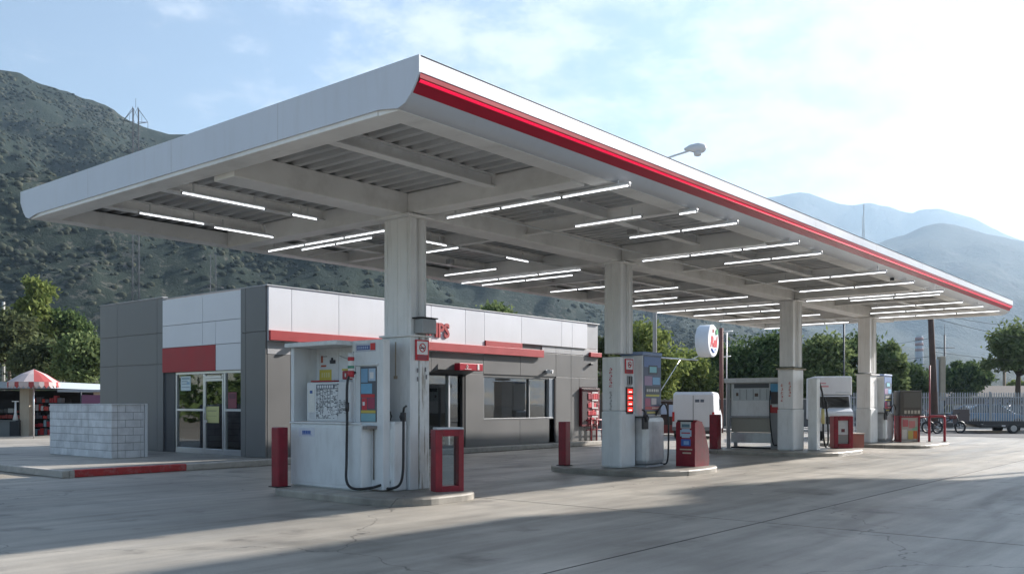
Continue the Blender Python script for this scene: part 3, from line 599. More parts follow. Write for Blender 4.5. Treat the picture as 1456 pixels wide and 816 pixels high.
# shelves inside the shop
def shelf(x, y, L, axis, lab, shade):
    t = thing('store_shelf', lab, 'shelf', (x, y, .16), 0, 'display shelves inside the shop')
    m = MB()
    for z in (.3,.75,1.2,1.6): m.box(x, x+(L if axis=='x' else .4), y, y+(.4 if axis=='x' else L), z, z+.03)
    m.box(x, x+.03, y, y+(.4 if axis=='x' else L), .16, 1.8) if axis == 'y' else m.box(x, x+L, y+.37, y+.4, .16, 1.8)
    m.build('rack', white_metal, t)
    m = MB(); cs = [(.5,.5,.48),(.4,.08,.06),(.1,.18,.4),(.5,.42,.1),(.12,.3,.14),(.55,.55,.6),(.2,.1,.08)]
    for z in (.33,.78,1.23,1.63):
        q = 0
        while q < L-.2:
            wd = random.uniform(.08,.25); hh = random.uniform(.12,.32); m.mat(flat(random.choice(cs)))
            if axis == 'x': m.box(x+q, x+q+wd*.9, y+.08, y+.3, z, z+hh)
            else: m.box(x+.08, x+.3, y+q, y+q+wd*.9, z, z+hh)
            q += wd
    g_ = m.build('goods', None, t); g_['kind'] = 'stuff'
shelf(18.0, 21.4, 2.8, 'x', 'goods shelf standing inside the shop behind the doorway glass', 0)
shelf(21.9, 21.2, 1.9, 'x', 'low goods shelf behind the left half of the shop window', 0)
shelf(14.9, 22.3, 1.9, 'y', 'goods shelf seen through the entrance glass', 0)
t = thing('counter', 'pale counter just inside the shop window, its boxes imitating a reflected car', 'counter', (23.2, 19.9, .16))
m = MB(); m.box(21.95, 24.9, 19.75, 20.25, 1.0, 1.12, .01); m.box(22.0, 24.85, 19.85, 20.2, .16, 1.0); m.build('top', flat((.5,.52,.52)), t)
m = MB(); m.mat(flat((.55,.58,.58))).box(22.1, 22.8, 19.85, 20.1, 1.12, 1.25, .02); m.mat(flat((.1,.1,.11))).box(22.9, 23.3, 19.85, 20.1, 1.12, 1.22, .01); m.mat(flat((.6,.62,.62))).box(23.4, 24.0, 19.8, 20.15, 1.12, 1.30, .03); m.mat(flat((.35,.30,.2))).box(22.3, 23.4, 20.5, 20.7, 1.12, 1.42); m.build('boxes', None, t)  # pale boxes imitate a white car reflected in the window glass
t = thing('cabinet', 'olive green cabinet behind the right pane of the shop window', 'cabinet', (24.6, 20.5, .16))
m = MB(); m.box(24.25, 24.95, 20.4, 20.8, .16, 1.72, .01); m.build('body', flat((.18,.19,.14)), t); m = MB(); m.box(24.85, 24.87, 20.36, 20.4, .9, 1.1); m.build('handle', alu, t)
# vending machine at the far corner
t = thing('vending_machine', 'red drinks vending machine recessed at the shop\'s far corner', 'vending machine', (27.5, BY, .66))
m = MB(); m.box(26.97, 28.12, BY-.10, BY+.028, .68, 2.06, .01); m.build('cabinet', flat((.16,.012,.02)), t)
FV = Face('y', BY-.10, 26.97)
m = MB(); cs = [(.55,.03,.05),(.6,.5,.5),(.45,.02,.04),(.08,.01,.02),(.6,.05,.06),(.3,.02,.04)]
m.mat(flat((.03,.01,.015))); FV.rect(m, .03, .75, .36, 1.95, 0, .01)
for z in (.78,1.08,1.36,1.66): 
    q = .38
    while q < 1.05:
        wd = random.uniform(.07,.2); m.mat(flat(random.choice(cs))); FV.rect(m, q, z, min(q+wd*.9,1.1), z+random.uniform(.12,.24), 0, .03, .006); q += wd
m.mat(flat((.7,.68,.68)))
for z in (1.0,1.32,1.60,1.88): FV.rect(m, .62, z, 1.0, z+.05, .03, .036)
m.build('display', None, t)
m = MB(); FV.rect(m, .03, 2.0, 1.12, 2.05, 0, .05); m.build('top_trim', dark_m, t)
t = thing('red_rail', 'low red tubular rail in front of the vending machine', 'rail', (27.8, 18.95, .147))
m = MB(); 
m.tube([(27.2,18.93,.9),(28.9,18.93,.9)], .03, 8); m.tube([(27.2,18.93,.55),(28.9,18.93,.55)], .02, 8); m.build('bar', redstand, t)
for x in (27.5,27.85,28.2,28.75): m = MB(); m.tube([(x,18.93,.147),(x,18.93,.9)], .03, 8); m.build('post', redstand, t)

# concrete block bin enclosure
t = thing('block_enclosure', 'low grey concrete block enclosure with a white end post beside the shop', 'wall', (11.4, 22.9, .147))
m = MB(); H = 1.33; nC = 7; ch = H/nC
def course(axis, a, b, p0, p1, off):
    for k in range(nC):
        q = a-(.2 if (k+off) % 2 else 0)
        while q < b-.01:
            q0, q1 = max(q, a)+.006, min(q+.40, b)-.006
            if q1-q0 > .03:
                z0, z1 = .147+k*ch+.006, .147+(k+1)*ch-.006
                if axis == 'y': m.box(p0, p1, q0, q1, z0, z1, .004)
                else: m.box(q0, q1, p0, p1, z0, z1, .004)
            q += .40
course('y', 21.85, 25.25, 11.0, 11.15, 0); course('x', 11.155, 11.85, 21.85, 22.0, 1); course('x', 11.155, 11.85, 25.10, 25.25, 1)
m.build('block_wall', block_m, t); m = MB(); m.box(11.012, 11.138, 21.865, 25.235, .147, 1.46); m.box(11.15, 11.835, 21.865, 21.985, .147, 1.46); m.box(11.15, 11.835, 25.115, 25.235, .147, 1.46)
m.build('mortar', M('mortar', (.27,.27,.27), .95), t)
m = MB(); m.box(11.86, 11.93, 21.83, 22.02, .147, 1.50, .005); m.build('end_post', white_metal, t)
m = MB(); m.box(10.98, 11.9, 21.82, 22.03, 1.478, 1.50, .004); m.box(10.98, 11.17, 22.035, 25.27, 1.478, 1.50, .004); m.build('coping', block_m, t)
# ================================================================== ISLANDS
def island(x0, x1, y0, y1, r, lab):
    pts = []
    for cx, cy_, a0 in ((x1-r,y1-r,0),(x0+r,y1-r,90),(x0+r,y0+r,180),(x1-r,y0+r,270)):
        for k in range(9): a = math.radians(a0+k*90/8); pts.append((cx+r*math.cos(a), cy_+r*math.sin(a)))
    m = MB(); cx, cy_ = (x0+x1)/2, (y0+y1)/2; n = len(pts)
    rings = []
    for ins, z in ((0,.002),(0,.090),(.015,.110),(.04,.12)):
        rings.append([(x+(cx-x)*ins/1.5, y+(cy_-y)*ins/1.5, z) for x, y in pts])
    vs = [p for rr in rings for p in rr]; fs = []
    for q in range(3):
        for i in range(n): fs.append((q*n+i, q*n+(i+1) % n, (q+1)*n+(i+1) % n, (q+1)*n+i))
    fs.append(list(range(3*n, 4*n))); m.add(vs, fs)
    o = m.build('pump_island', conc); tag(o, lab, 'pump island', 'raised concrete pump islands'); return o
island(9.0, 11.0, 9.45, 12.95, .75, 'raised concrete island under the first column and nearest pump')
island(15.95, 19.2, 9.2, 12.7, 1.3, 'raised concrete island under the second column with the slanted red bin')
island(24.9, 29.0, 9.3, 13.6, 1.3, 'raised concrete island under the third column')
island(31.6, 35.9, 8.6, 12.6, 1.2, 'raised concrete island under the fourth column at the far end')

# ================================================================== PUMP ONE
p1 = thing('fuel_pump', 'large open white fuel pump cabinet with black hoses beside the first column', 'fuel pump', (9.8, 11.6, .12), 0, 'fuel pumps')
F1 = Face('x', 9.5, 12.70)
m = MB(); m.box(9.5, 9.78, 10.90, 12.70, .14, 1.17, .012); m.box(9.785, 10.12, 11.45, 12.66, .14, 1.17, .01); m.box(9.54, 9.76, 10.93, 12.66, .12, .14); lower = m.build('lower_cabinet', pump_w, p1)
m = MB(); F1.rect(m, .03, .20, 1.44, 1.12, 0, .010, .006); F1.rect(m, 1.48, .20, 1.78, 1.12, 0, .006, .004); m.build('access_panel', pump_w, lower)
m = MB(); F1.rect(m, 0, 1.172, 1.80, 1.20, -.02, .022, .006); m.build('counter_edge', pump_w, p1)
m = MB(); m.box(9.5, 10.12, 12.61, 12.70, 1.20, 2.44, .01); m.box(9.98, 10.12, 11.10, 12.61, 1.20, 2.44); m.build('housing', pump_w, p1)
m = MB(); m.box(9.40, 10.15, 11.385, 12.74, 2.442, 2.515, .012); m.box(9.875, 10.15, 11.0, 11.38, 2.442, 2.51, .01); m.build('top_cover', pump_w, p1)
m = MB(); m.box(9.62, 9.975, 11.30, 12.42, 1.20, 1.86, .02); cons = m.build('console', white_metal, p1)
FC = Face('x', 9.62, 12.42); m = MB(); m.mat(flat((.72,.73,.74))); FC.rect(m, .02, 1.24, .80, 1.84, 0, .006)
m.mat(flat((.75,.74,.70))); FC.rect(m, .05, 1.36, .22, 1.74, .006, .012); m.mat(flat((.05,.12,.35))); FC.rect(m, .10, 1.67, .17, 1.72, .012, .014)
dk = flat((.05,.06,.08)); m.mat(dk); random.seed(3)
for z in np.arange(1.26, 1.83, .022):
    u = .26
    while u < (1.02 if z < 1.55 and z > 1.34 else .80):
        wd = random.uniform(.01, .075)
        if random.random() < .62: FC.rect(m, u, z, u+wd, z+random.choice((.006,.010,.014)), .0065, .009)
        u += wd+random.uniform(.006, .03)
for u in (.28,.36,.43,.55,.62): FC.rect(m, u, 1.3+random.random()*.1, u+.006, 1.78, .0065, .009)
m.mat(flat((.12,.14,.18))); FC.rect(m, .27, 1.74, .74, 1.82, .0095, .012); m.mat(flat((.7,.7,.72)))
for k in range(7): FC.rect(m, .30+.06*k, 1.755, .34+.06*k, 1.805, .0125, .014)
for k in range(3):
    for j in range(4): m.mat(flat((.62,.63,.65))); FC.rect(m, .08+.05*k+.0, 1.255+.026*j, .118+.05*k, 1.275+.026*j, .0065, .012)
m.build('instruction_panel', None, cons)
m = MB(); FC.rect(m, .12, 1.862, .72, 1.885, -.1, .01, .004); m.build('red_trim', red_band, cons)
FB = Face('x', 9.978, 12.6)
m = MB(); m.mat(flat((.66,.66,.66))); FB.rect(m, .06, 1.86, .58, 2.36, 0, .006)
m.mat(flat((.62,.50,.08))); FB.rect(m, .08, 1.90, .40, 2.08, .006, .009); m.mat(flat((.45,.10,.05))); FB.rect(m, .12, 2.13, .26, 2.16, .006, .009); FB.rect(m, .12, 2.2, .17, 2.32, .006, .009)
m.mat(flat((.05,.05,.06))); FB.rect(m, .38, 2.18, .50, 2.24, .006, .03); FB.rect(m, .41, 2.24, .44, 2.28, .006, .03); FB.rect(m, .12, 2.3, .28, 2.312, .006, .009)
for k in range(4): m.mat(flat((.68,.62,.3))); FB.rect(m, .14+.06*k, 1.95, .17+.06*k, 2.03, .009, .011)
m.build('poster', None, p1)
m = MB(); m.mat(flat((.35,.03,.04))); m.box(9.80, 9.975, 11.32, 11.72, 1.90, 2.04, .01); m.mat(flat((.55,.45,.06))); m.box(9.795, 9.97, 11.32, 11.72, 2.045, 2.075); m.mat(flat((.6,.6,.6)))
for k in range(4): m.box(9.795, 9.80, 11.38+.08*k, 11.41+.08*k, 1.94, 2.0)
m.build('paper_towel_box', None, p1)
m = MB(); m.mat(flat((.7,.7,.68))).tube([(9.52,11.17,1.9),(9.52,11.17,2.3)], .05, 10); m.mat(flat((.5,.04,.05))); m.tube([(9.52,11.17,2.18),(9.52,11.17,2.24)], .053, 10); m.tube([(9.52,11.17,1.92),(9.52,11.17,2.02)], .053, 10); m.mat(flat((.08,.3,.2))); m.tube([(9.52,11.17,2.06),(9.52,11.17,2.10)], .053, 10); m.build('canister', None, p1)
m = MB(); m.tube([(9.9,11.9,2.3),(9.75,11.6,2.25),(9.72,11.35,2.2),(9.6,11.2,2.33)], .008, 6); m.build('cable', pump_g, p1)
tb = MB(); tb.box(9.72, 9.87, 10.64, 11.375, .14, 2.515, .012); tall = tb.build('side_tower', pump_w, p1)
FT = Face('x', 9.72, 11.385)
m = MB(); FT.rect(m, .08, 1.20, .115, 2.14, 0, .035, .005); FT.rect(m, .115, 2.105, .64, 2.14, 0, .035, .005); FT.rect(m, .115, 1.20, .22, 2.10, 0, .012); m.build('screen_frame', pump_w, tall)
m = MB(); m.mat(flat((.10,.11,.13))); FT.rect(m, .22, 1.21, .60, 2.09, 0, .010)
for a, b, c, d, cl in [(.24,1.84,.40,2.06,(.22,.42,.62)),(.42,1.86,.58,2.06,(.42,.55,.68)),(.24,1.66,.50,1.82,(.18,.42,.62)),(.24,1.60,.56,1.65,(.55,.04,.05)),(.26,1.40,.38,1.59,(.6,.05,.07)),(.40,1.42,.56,1.59,(.34,.05,.10)),(.24,1.35,.58,1.395,(.6,.48,.10)),(.24,1.22,.58,1.345,(.22,.42,.48))]:
    m.mat(flat(cl)); FT.rect(m, a, b, c, d, .010, .014)
m.mat(flat((.75,.75,.75))); FT.rect(m, .28, 1.47, .33, 1.53, .014, .016); FT.rect(m, .45, 1.9, .54, 2.0, .014, .016)
m.build('advert_screen', None, tall)
m = MB(); m.mat(flat((.50,.53,.60))); FT.rect(m, .10, 2.33, .58, 2.46, 0, .006); m.mat(flat((.07,.10,.28))); FT.rect(m, .13, 2.36, .44, 2.43, .006, .009); m.mat(flat((.6,.04,.04))); FT.rect(m, .46, 2.35, .57, 2.46, .006, .012)
m.mat(flat((.35,.42,.6)))
for k in range(6): FT.rect(m, .15+.045*k, 2.375, .18+.045*k, 2.415, .009, .011)
m.build('header_label', None, tall)
m = MB(); m.mat(flat((.66,.68,.74))); F1.rect(m, .24, .955, .66, 1.10, .010, .014); m.mat(flat((.05,.13,.42)))
for k in range(5): F1.rect(m, .34+.045*k, 1.0, .375+.045*k, 1.055, .014, .017)
F1.rect(m, .33, .985, .58, .993, .014, .017); m.build('sticker', None, lower)
m = MB(); m.box(9.88, 10.16, 10.56, 10.90, .12, 1.22, .025); m.box(9.86, 9.882, 10.60, 10.68, .3, 1.1, .005); hol = m.build('nozzle_holster', pump_w, p1)
m = MB(); m.mat(flat((.42,.33,.26))); m.tube([(9.86,10.78,.16),(9.86,10.78,1.1)], .016, 8); m.mat(flat((.6,.58,.55))); m.box(9.84, 9.878, 10.72, 10.84, .6, .75, .01); m.build('pipe', None, hol)
m = MB(); m.mat(flat((.20,.18,.17))); m.box(9.52, 9.76, 10.78, 10.895, 1.10, 1.15, .005); m.tube([(9.70,10.84,1.1),(9.70,10.84,.3)], .012, 6); m.build('bracket', None, p1)
def nozzle(mb, x, y, z, s=1., flip=1):
    mb.box(x-.03*s, x+.03*s, y-.05*s, y+.05*s, z, z+.16*s, .012)
    mb.tube([(x,y,z+.14*s),(x,y+.02*s*flip,z+.24*s),(x,y+.08*s*flip,z+.27*s)], .02*s, 8)
    mb.tube([(x,y-.05*s*flip,z+.15*s),(x,y-.09*s*flip,z+.08*s),(x,y-.05*s*flip,z+.01*s)], .009*s, 6)
m = MB(); nozzle(m, 9.97, 10.80, 1.22); m.build('nozzle', black_pl, p1); m = MB(); nozzle(m, 10.0, 10.48, 1.22, .9, -1); m.build('nozzle', black_pl, p1)
def smooth_path(P, n=8):
    P = [Vector(p) for p in P]; P = [P[0]*2-P[1]]+P+[P[-1]*2-P[-2]]; o = []
    for i in range(1, len(P)-2):
        for k in range(n):
            t = k/n; a, b, c, d = P[i-1], P[i], P[i+1], P[i+2]
            o.append(.5*((2*b)+(c-a)*t+(2*a-5*b+4*c-d)*t*t+(3*b-a-3*c+d)*t**3))
    return o+[P[-2]]
m = MB(); m.tube(smooth_path([(9.60,11.16,2.0),(9.45,11.17,1.85),(9.44,11.17,1.2),(9.42,11.16,.6),(9.39,11.12,.28),(9.42,10.98,.17),(9.60,10.80,.18),(9.72,10.70,.22),(9.88,10.66,.26)]), .021, 10); m.build('hose', black_rub, p1)
m = MB(); m.tube(smooth_path([(9.99,10.47,1.26),(9.93,10.40,1.20),(9.89,10.36,.9),(9.88,10.36,.45),(9.87,10.42,.24),(9.83,10.56,.17),(9.80,10.70,.18),(9.82,10.82,.30)]), .021, 10); m.build('hose', black_rub, p1)
m = MB(); m.tube([(9.445,11.17,1.52),(9.44,11.17,1.38)], .032, 10); m.build('hose_swivel', black_pl, p1)

# ================================================================== PUMPS TWO AND FOUR (silver, tall advert screen)
def advert_pump(lab):
    t = thing('fuel_pump', lab, 'fuel pump', (17.3, 10.7, .12), 0, 'fuel pumps')
    m = MB(); m.box(17.04, 17.86, 10.28, 11.0, .16, 1.22, .11); m.box(17.08, 17.8, 10.31, 10.97, .12, .16); m.build('lower_cabinet', steel, t)
    m = MB(); m.box(16.98, 17.76, 10.34, 10.90, 1.224, 2.55, .02); tw = m.build('screen_tower', pump_w, t)
    m = MB(); m.box(16.96, 17.78, 10.32, 10.92, 2.552, 2.63, .02); m.build('top_cover', flat((.22,.30,.48)), t)
    F = Face('y', 10.34, 16.98); m = MB(); m.mat(flat((.09,.12,.19))); F.rect(m, .02, 1.25, .76, 2.54, 0, .008)
    T = [(.04,2.30,.74,2.52,(.14,.22,.42)),(.22,2.14,.60,2.34,(.05,.07,.10)),(.27,2.18,.56,2.31,(.25,.55,.62)),(.06,1.90,.38,2.10,(.35,.25,.38)),(.40,1.92,.70,2.08,(.22,.45,.68)),(.10,1.70,.70,1.88,(.06,.08,.10)),(.12,1.66,.68,1.72,(.55,.52,.10)),
         (.08,1.45,.30,1.62,(.40,.10,.18)),(.34,1.48,.55,1.62,(.55,.50,.52)),(.08,1.37,.70,1.44,(.45,.06,.07)),(.12,1.27,.70,1.35,(.05,.05,.05)),(.16,1.29,.50,1.325,(.45,.40,.10))]
    for k, (a, b, c, d, cl) in enumerate(T): m.mat(flat(cl)); F.rect(m, a, b, c, d, .008+.0015*(k % 3), .012+.0015*(k % 3))
    m.mat(flat((.75,.75,.7)))
    for k in range(7): F.rect(m, .14+.075*k, 1.76, .18+.075*k, 1.82, .017, .019); F.rect(m, .36+.045*k, 1.39, .385+.045*k, 1.42, .017, .019)
    m.build('advert_screen', None, tw)
    m = MB(); m.tube(smooth_path([(17.5,10.32,1.25),(17.72,10.26,1.5),(17.90,10.25,1.3),(17.93,10.25,.7),(17.92,10.28,.2),(17.82,10.4,.16)]), .02, 8); m.build('hose', black_rub, t)
    m = MB(); m.box(16.86, 17.06, 10.24, 10.30, .95, 1.2, .01); m.build('nozzle_boot', black_pl, t)
    m = MB(); nozzle(m, 16.96, 10.26, 1.1); m.build('nozzle', black_pl, t)
    return t
p2 = advert_pump('silver fuel pump with a tall colourful advert screen beside the second column')
p4 = copy_tree(p2, (33.75, 10.75, .12), label='silver fuel pump with a blue advert screen beside the fourth column', scale=(1.15,1,.97))
# price strip on column two
t = thing('price_strip', 'vertical strip of lit red price digits on the second column', 'price display', (16.75, 10.54, 1.55))
Fp = Face('y', 10.545, 16.62); m = MB(); Fp.rect(m, 0, 1.28, .26, 1.86, 0, .03, .004); m.build('case', priceglass, t)
m = MB(); 
for k in range(4):
    m.mat(price_red); Fp.rect(m, .03, 1.33+.13*k, .23, 1.43+.13*k, .03, .034); m.mat(price_w); Fp.rect(m, .07, 1.352+.13*k, .19, 1.375+.13*k, .034, .038)
m.build('digits', None, t)
t = thing('handset', 'small grey intercom handset on the second column below the no smoking sign', 'intercom', (16.75, 10.54, 2.0)); m = MB(); m.box(16.67, 16.83, 10.51, 10.547, 1.90, 2.10, .01); m.build('plate', pump_g, t); m = MB(); m.tube([(16.70,10.50,1.92),(16.70,10.50,2.08)], .012, 6); m.tube([(16.80,10.50,1.92),(16.80,10.50,2.08)], .012, 6); m.build('grip', dark_m, t)
# vertical lettering strips on column faces (mirror of worn stickers)
def vletters(x, y0, z0, z1, cl, lab, n=6, w=.07):
    par = COLS[1 if x < 20 else 2]
    m = MB(); m.mat(flat(cl)); hh = (z1-z0)/n
    for k in range(n):
        z = z0+k*hh
        m.box(x-.004, x, y0, y0+w, z+hh*.1, z+hh*.24); m.box(x-.004, x, y0+(0 if k % 2 else w*.7), y0+w*(.3 if k % 2 else 1), z+hh*.24, z+hh*.55); m.box(x-.004, x, y0, y0+w*.8, z+hh*.55, z+hh*.68)
        if k % 3: m.box(x-.004, x, y0+w*.5, y0+w*.75, z+hh*.68, z+hh*.85)
    m.build('vertical_lettering', None, par, lab)
vletters(16.418, 10.76, 1.85, 2.28, (.5,.03,.05), 'vertical red lettering high on the second column\'s left face')
vletters(16.418, 10.77, 1.36, 1.78, (.14,.14,.15), 'vertical grey lettering below the red lettering on the second column', 7, .05)
vletters(25.667, 10.62, 1.7, 2.15, (.55,.12,.08), 'faded red vertical lettering on the third column, near edge', 5, .06)
vletters(25.667, 10.86, 1.55, 2.1, (.55,.16,.12), 'faded red vertical lettering on the third column, far edge', 5, .06)

# ================================================================== PUMP THREE
t = thing('fuel_pump', 'boxy grey fuel pump with a beige lower panel left of the third column', 'fuel pump', (26.5, 12.1, .12), 0, 'fuel pumps')
F3 = Face('x', 26.3, 12.97)
m = MB(); m.box(26.3, 26.36, 12.86, 12.97, .12, 2.14, .008); m.box(26.3, 26.40, 11.24, 11.52, .12, 2.14, .008); m.box(26.8, 26.86, 12.86, 12.97, .12, 2.14); m.box(26.8,26.86,11.24,11.34,.12,2.14); m.build('frame', pump_g, t)
m = MB(); m.box(26.22, 26.95, 11.16, 13.02, 2.142, 2.29, .015); m.build('top_cover', pump_w, t)
m = MB(); m.box(26.38, 26.78, 11.53, 12.85, 1.12, 2.14); m.build('upper_housing', pump_w, t)
m = MB(); m.mat(flat((.10,.11,.12))); m.box(26.375, 26.379, 11.6, 12.75, 1.98, 2.12); m.mat(flat((.55,.60,.62))); m.box(26.372, 26.378, 11.6, 12.78, 1.60, 1.97); m.mat(flat((.12,.08,.06))); m.box(26.366, 26.371, 11.95, 12.06, 1.72, 1.82); m.box(26.366, 26.371, 12.6, 12.68, 1.74, 1.84)
m.mat(flat((.3,.33,.35)))
for k in range(5): m.box(26.366, 26.371, 11.66+.22*k, 11.68+.22*k, 1.62, 1.95)
m.build('display', None, t)
m = MB(); m.box(26.33, 26.78, 11.53, 12.85, 1.06, 1.11, .006); m.build('shelf', pump_g, t)
m = MB(); m.box(26.40, 26.78, 11.53, 12.85, .62, 1.055); m.build('lower_panel', flat((.36,.35,.30)), t)
m = MB(); m.box(26.36, 26.78, 11.53, 12.85, .30, .60, .01); m.build('base_panel', steel, t)
m = MB(); m.box(26.36, 26.80, 11.5, 12.85, .12, .16); m.build('plinth', dark_m, t)
m = MB(); m.mat(flat((.12,.38,.62))); m.box(26.285, 26.298, 11.24, 11.52, 1.62, 2.1); m.mat(flat((.08,.07,.07))); m.box(26.279, 26.284, 11.26, 11.5, 1.5, 1.86); m.mat(flat((.5,.05,.05))); m.box(26.279, 26.298, 11.24, 11.52, 1.22, 1.46); m.mat(flat((.7,.7,.7))); m.box(26.272, 26.278, 11.28, 11.46, 1.40, 1.48); m.build('advert_screen', None, t)
m = MB(); m.tube(smooth_path([(26.25,11.5,1.9),(26.2,11.5,1.5),(26.2,11.48,.9),(26.22,11.4,.3),(26.28,11.3,.25)]), .02, 8); m.build('hose', black_rub, t)
t = thing('hose_post', 'slim white post with a black hose and yellow sleeve right of the third column', 'fuel hose', (26.75, 10.4, .12))
m = MB(); m.box(26.45, 26.72, 10.15, 10.42, .12, 2.25, .02); m.build('post', pump_w, t)
m = MB(); m.tube(smooth_path([(26.78,10.2,2.15),(26.80,10.1,1.7),(26.82,10.1,1.1),(26.86,10.1,.5),(27.05,10.1,.2),(27.22,10.1,.35),(27.2,10.1,.9),(27.1,10.12,1.5)]), .028, 8); m.build('hose', black_rub, t)
m = MB(); m.tube([(26.80,10.1,1.35),(26.82,10.1,.9)], .05, 8); m.build('sleeve', flat((.62,.55,.25)), t)
m = MB(); nozzle(m, 27.1, 10.12, 1.35, 1.2); m.build('nozzle', black_pl, t)

# ================================================================== BOLLARDS AND RED STANDS
def bollard(x, y, h, w, lab, rz=0.):
    t = thing('bollard', lab, 'bollard', (x, y, .12), rz, 'red steel bollards')
    m = MB(); m.box(-w/2, w/2, -w/2, w/2, 0, h, .02); m.build('post', redstand, t, local=True)
    m = MB(); m.box(-w/2-.03, w/2+.03, -w/2-.03, w/2+.03, -.002, .012); m.build('base_plate', dark_m, t, local=True)
    return t
bollard(9.22, 12.62, .99, .20, 'square red bollard left of the nearest pump')
bollard(16.45, 12.05, .98, .20, 'square red bollard left of the second column')
bollard(25.4, 12.9, 1.05, .27, 'square red bollard left of the boxy third pump')
# open red frame stand
t = thing('red_frame_stand', 'open red metal frame stand with white lid beside the first column', 'stand', (10.45, 9.95, .12), math.radians(-28))
m = MB(); W, Dp, Hh, th = .47, .26, .97, .085
m.box(-W/2, -W/2+th*1.35, -Dp/2, Dp/2, 0, Hh, .008); m.box(W/2-th, W/2, -Dp/2, Dp/2, 0, Hh, .008)
m.box(-W/2+th*1.35, W/2-th, -Dp/2, Dp/2, Hh-.10, Hh); m.box(-W/2+th*1.35, W/2-th, -Dp/2, Dp/2, 0, .09); m.build('frame', redstand, t, local=True)
m = MB(); m.box(-W/2+.03, W/2+.01, -Dp/2+.03, Dp/2-.02, Hh+.002, Hh+.035, .008); m.build('lid', flat((.62,.64,.64)), t, local=True)
m = MB(); m.box(-W/2+th*1.35, W/2-th, -.005, .005, .09, Hh-.10); m.build('clear_panel', clear_glass, t, local=True)
# slanted red bin
t = thing('waste_bin', 'red bin with sloping back and three blue stickers on the second island', 'bin', (18.2, 9.8, .12), math.radians(-92))
m = MB(); m.prism([(-.30,0),(.30,0),(.33,.10),(.30,.35),(.10,.86),(.0,.98),(-.20,1.02),(-.30,.95)], lambda u, v, w: (w, u, v), -.24, .24); b_ = m.build('body', redstand, t, local=True)
class L: pass
m = MB(); yf = -.30
def lf(x0, z0, x1, z1, d0, d1): m.box(x0, x1, yf-d1, yf-d0, z0, z1)
m.mat(flat((.55,.62,.64))); lf(-.12,.84,.14,.98,0,.004); m.mat(flat((.12,.22,.28))); lf(-.09,.86,.11,.93,.004,.007)
m.mat(flat((.42,.58,.75))); lf(-.13,.66,.15,.80,0,.004); lf(-.09,.63,.11,.83,0,.0045); m.mat(flat((.45,.08,.12))); lf(-.10,.72,.12,.75,.0045,.008)
m.mat(flat((.06,.14,.50))); lf(-.11,.45,.13,.60,0,.004); m.mat(flat((.25,.45,.75))); lf(-.04,.48,.09,.56,.004,.007)
m.mat(flat((.60,.52,.42))); lf(-.14,.36,.17,.385,0,.004); lf(-.07,.28,.14,.31,0,.004); m.build('stickers', None, b_, local=True)
m = MB(); m.box(-.2, .2, -.31, -.302, .985, 1.02); m.build('flap', dark_m, b_, local=True)
# red leaflet cabinet on island three
t = thing('leaflet_stand', 'rounded red stand with a white placard on the third island', 'stand', (28.35, 10.1, .12), math.radians(-50))
m = MB(); m.box(-.30, -.16, -.2, .2, 0, 1.0, .03); m.box(.16, .30, -.2, .2, 0, 1.0, .03); m.box(-.16, .16, -.2, .2, .86, 1.0, .02); m.box(-.16, .16, -.2, .2, 0, .14); m.build('frame', redstand, t, local=True)
m = MB(); m.mat(flat((.62,.64,.66))); m.box(-.16, .16, -.12, -.1, .42, .86); m.mat(flat((.15,.04,.05))); m.box(-.05,.06,-.125,-.12,.5,.6); m.mat(flat((.28,.28,.28))); m.box(-.16, .16, -.13, -.1, .14, .41); m.build('placard', None, t, local=True)
t = thing('planter_block', 'low brick coloured block beside the red leaflet stand', 'block', (28.9, 10.0, .12), math.radians(-50)); m = MB(); m.box(-.25,.35,-.2,.2,0,.42,.02); m.build('block', flat((.36,.16,.13), .8), t, local=True); m = MB(); m.box(-.27,.37,-.22,.22,.422,.46,.01); m.build('cap', flat((.5,.45,.4), .8), t, local=True)
# oil display machine on island four
t = thing('display_rack', 'red framed display rack with dark screen top on the fourth island', 'rack', (34.6, 9.95, .12), math.radians(-50))
m = MB(); m.box(-.36,-.31,-.25,.25,0,.95); m.box(.31,.36,-.25,.25,0,.95); m.box(-.31,.31,-.25,.25,.88,.93); m.build('frame', redstand, t, local=True)
m = MB(); m.mat(flat((.42,.40,.38))); m.box(-.31,.31,-.2,.24,.02,.88)
for a,b,c,d,cl in [(-.25,.55,-.05,.8,(.45,.12,.14)),(-.02,.5,.2,.76,(.5,.2,.2)),(-.28,.1,-.1,.45,(.62,.6,.58)),(-.05,.1,.12,.4,(.5,.42,.12)),(.14,.12,.28,.4,(.55,.14,.04)),(.1,.42,.28,.55,(.2,.42,.3))]: m.mat(flat(cl)); m.box(a,c,-.212,-.2,b,d)
m.build('goods_panel', None, t, local=True)
m = MB(); m.box(-.38,.42,-.28,.28,.952,1.85,.03); m.build('screen_case', flat((.07,.065,.06)), t, local=True)
m = MB(); m.mat(flat((.10,.10,.095))); m.box(-.25,.36,-.288,-.28,1.25,1.78); m.mat(flat((.42,.40,.36)))
for k in range(5): m.box(-.22+.12*k,-.14+.12*k,-.288,-.281,1.02,1.14)
m.build('screen', None, t, local=True)
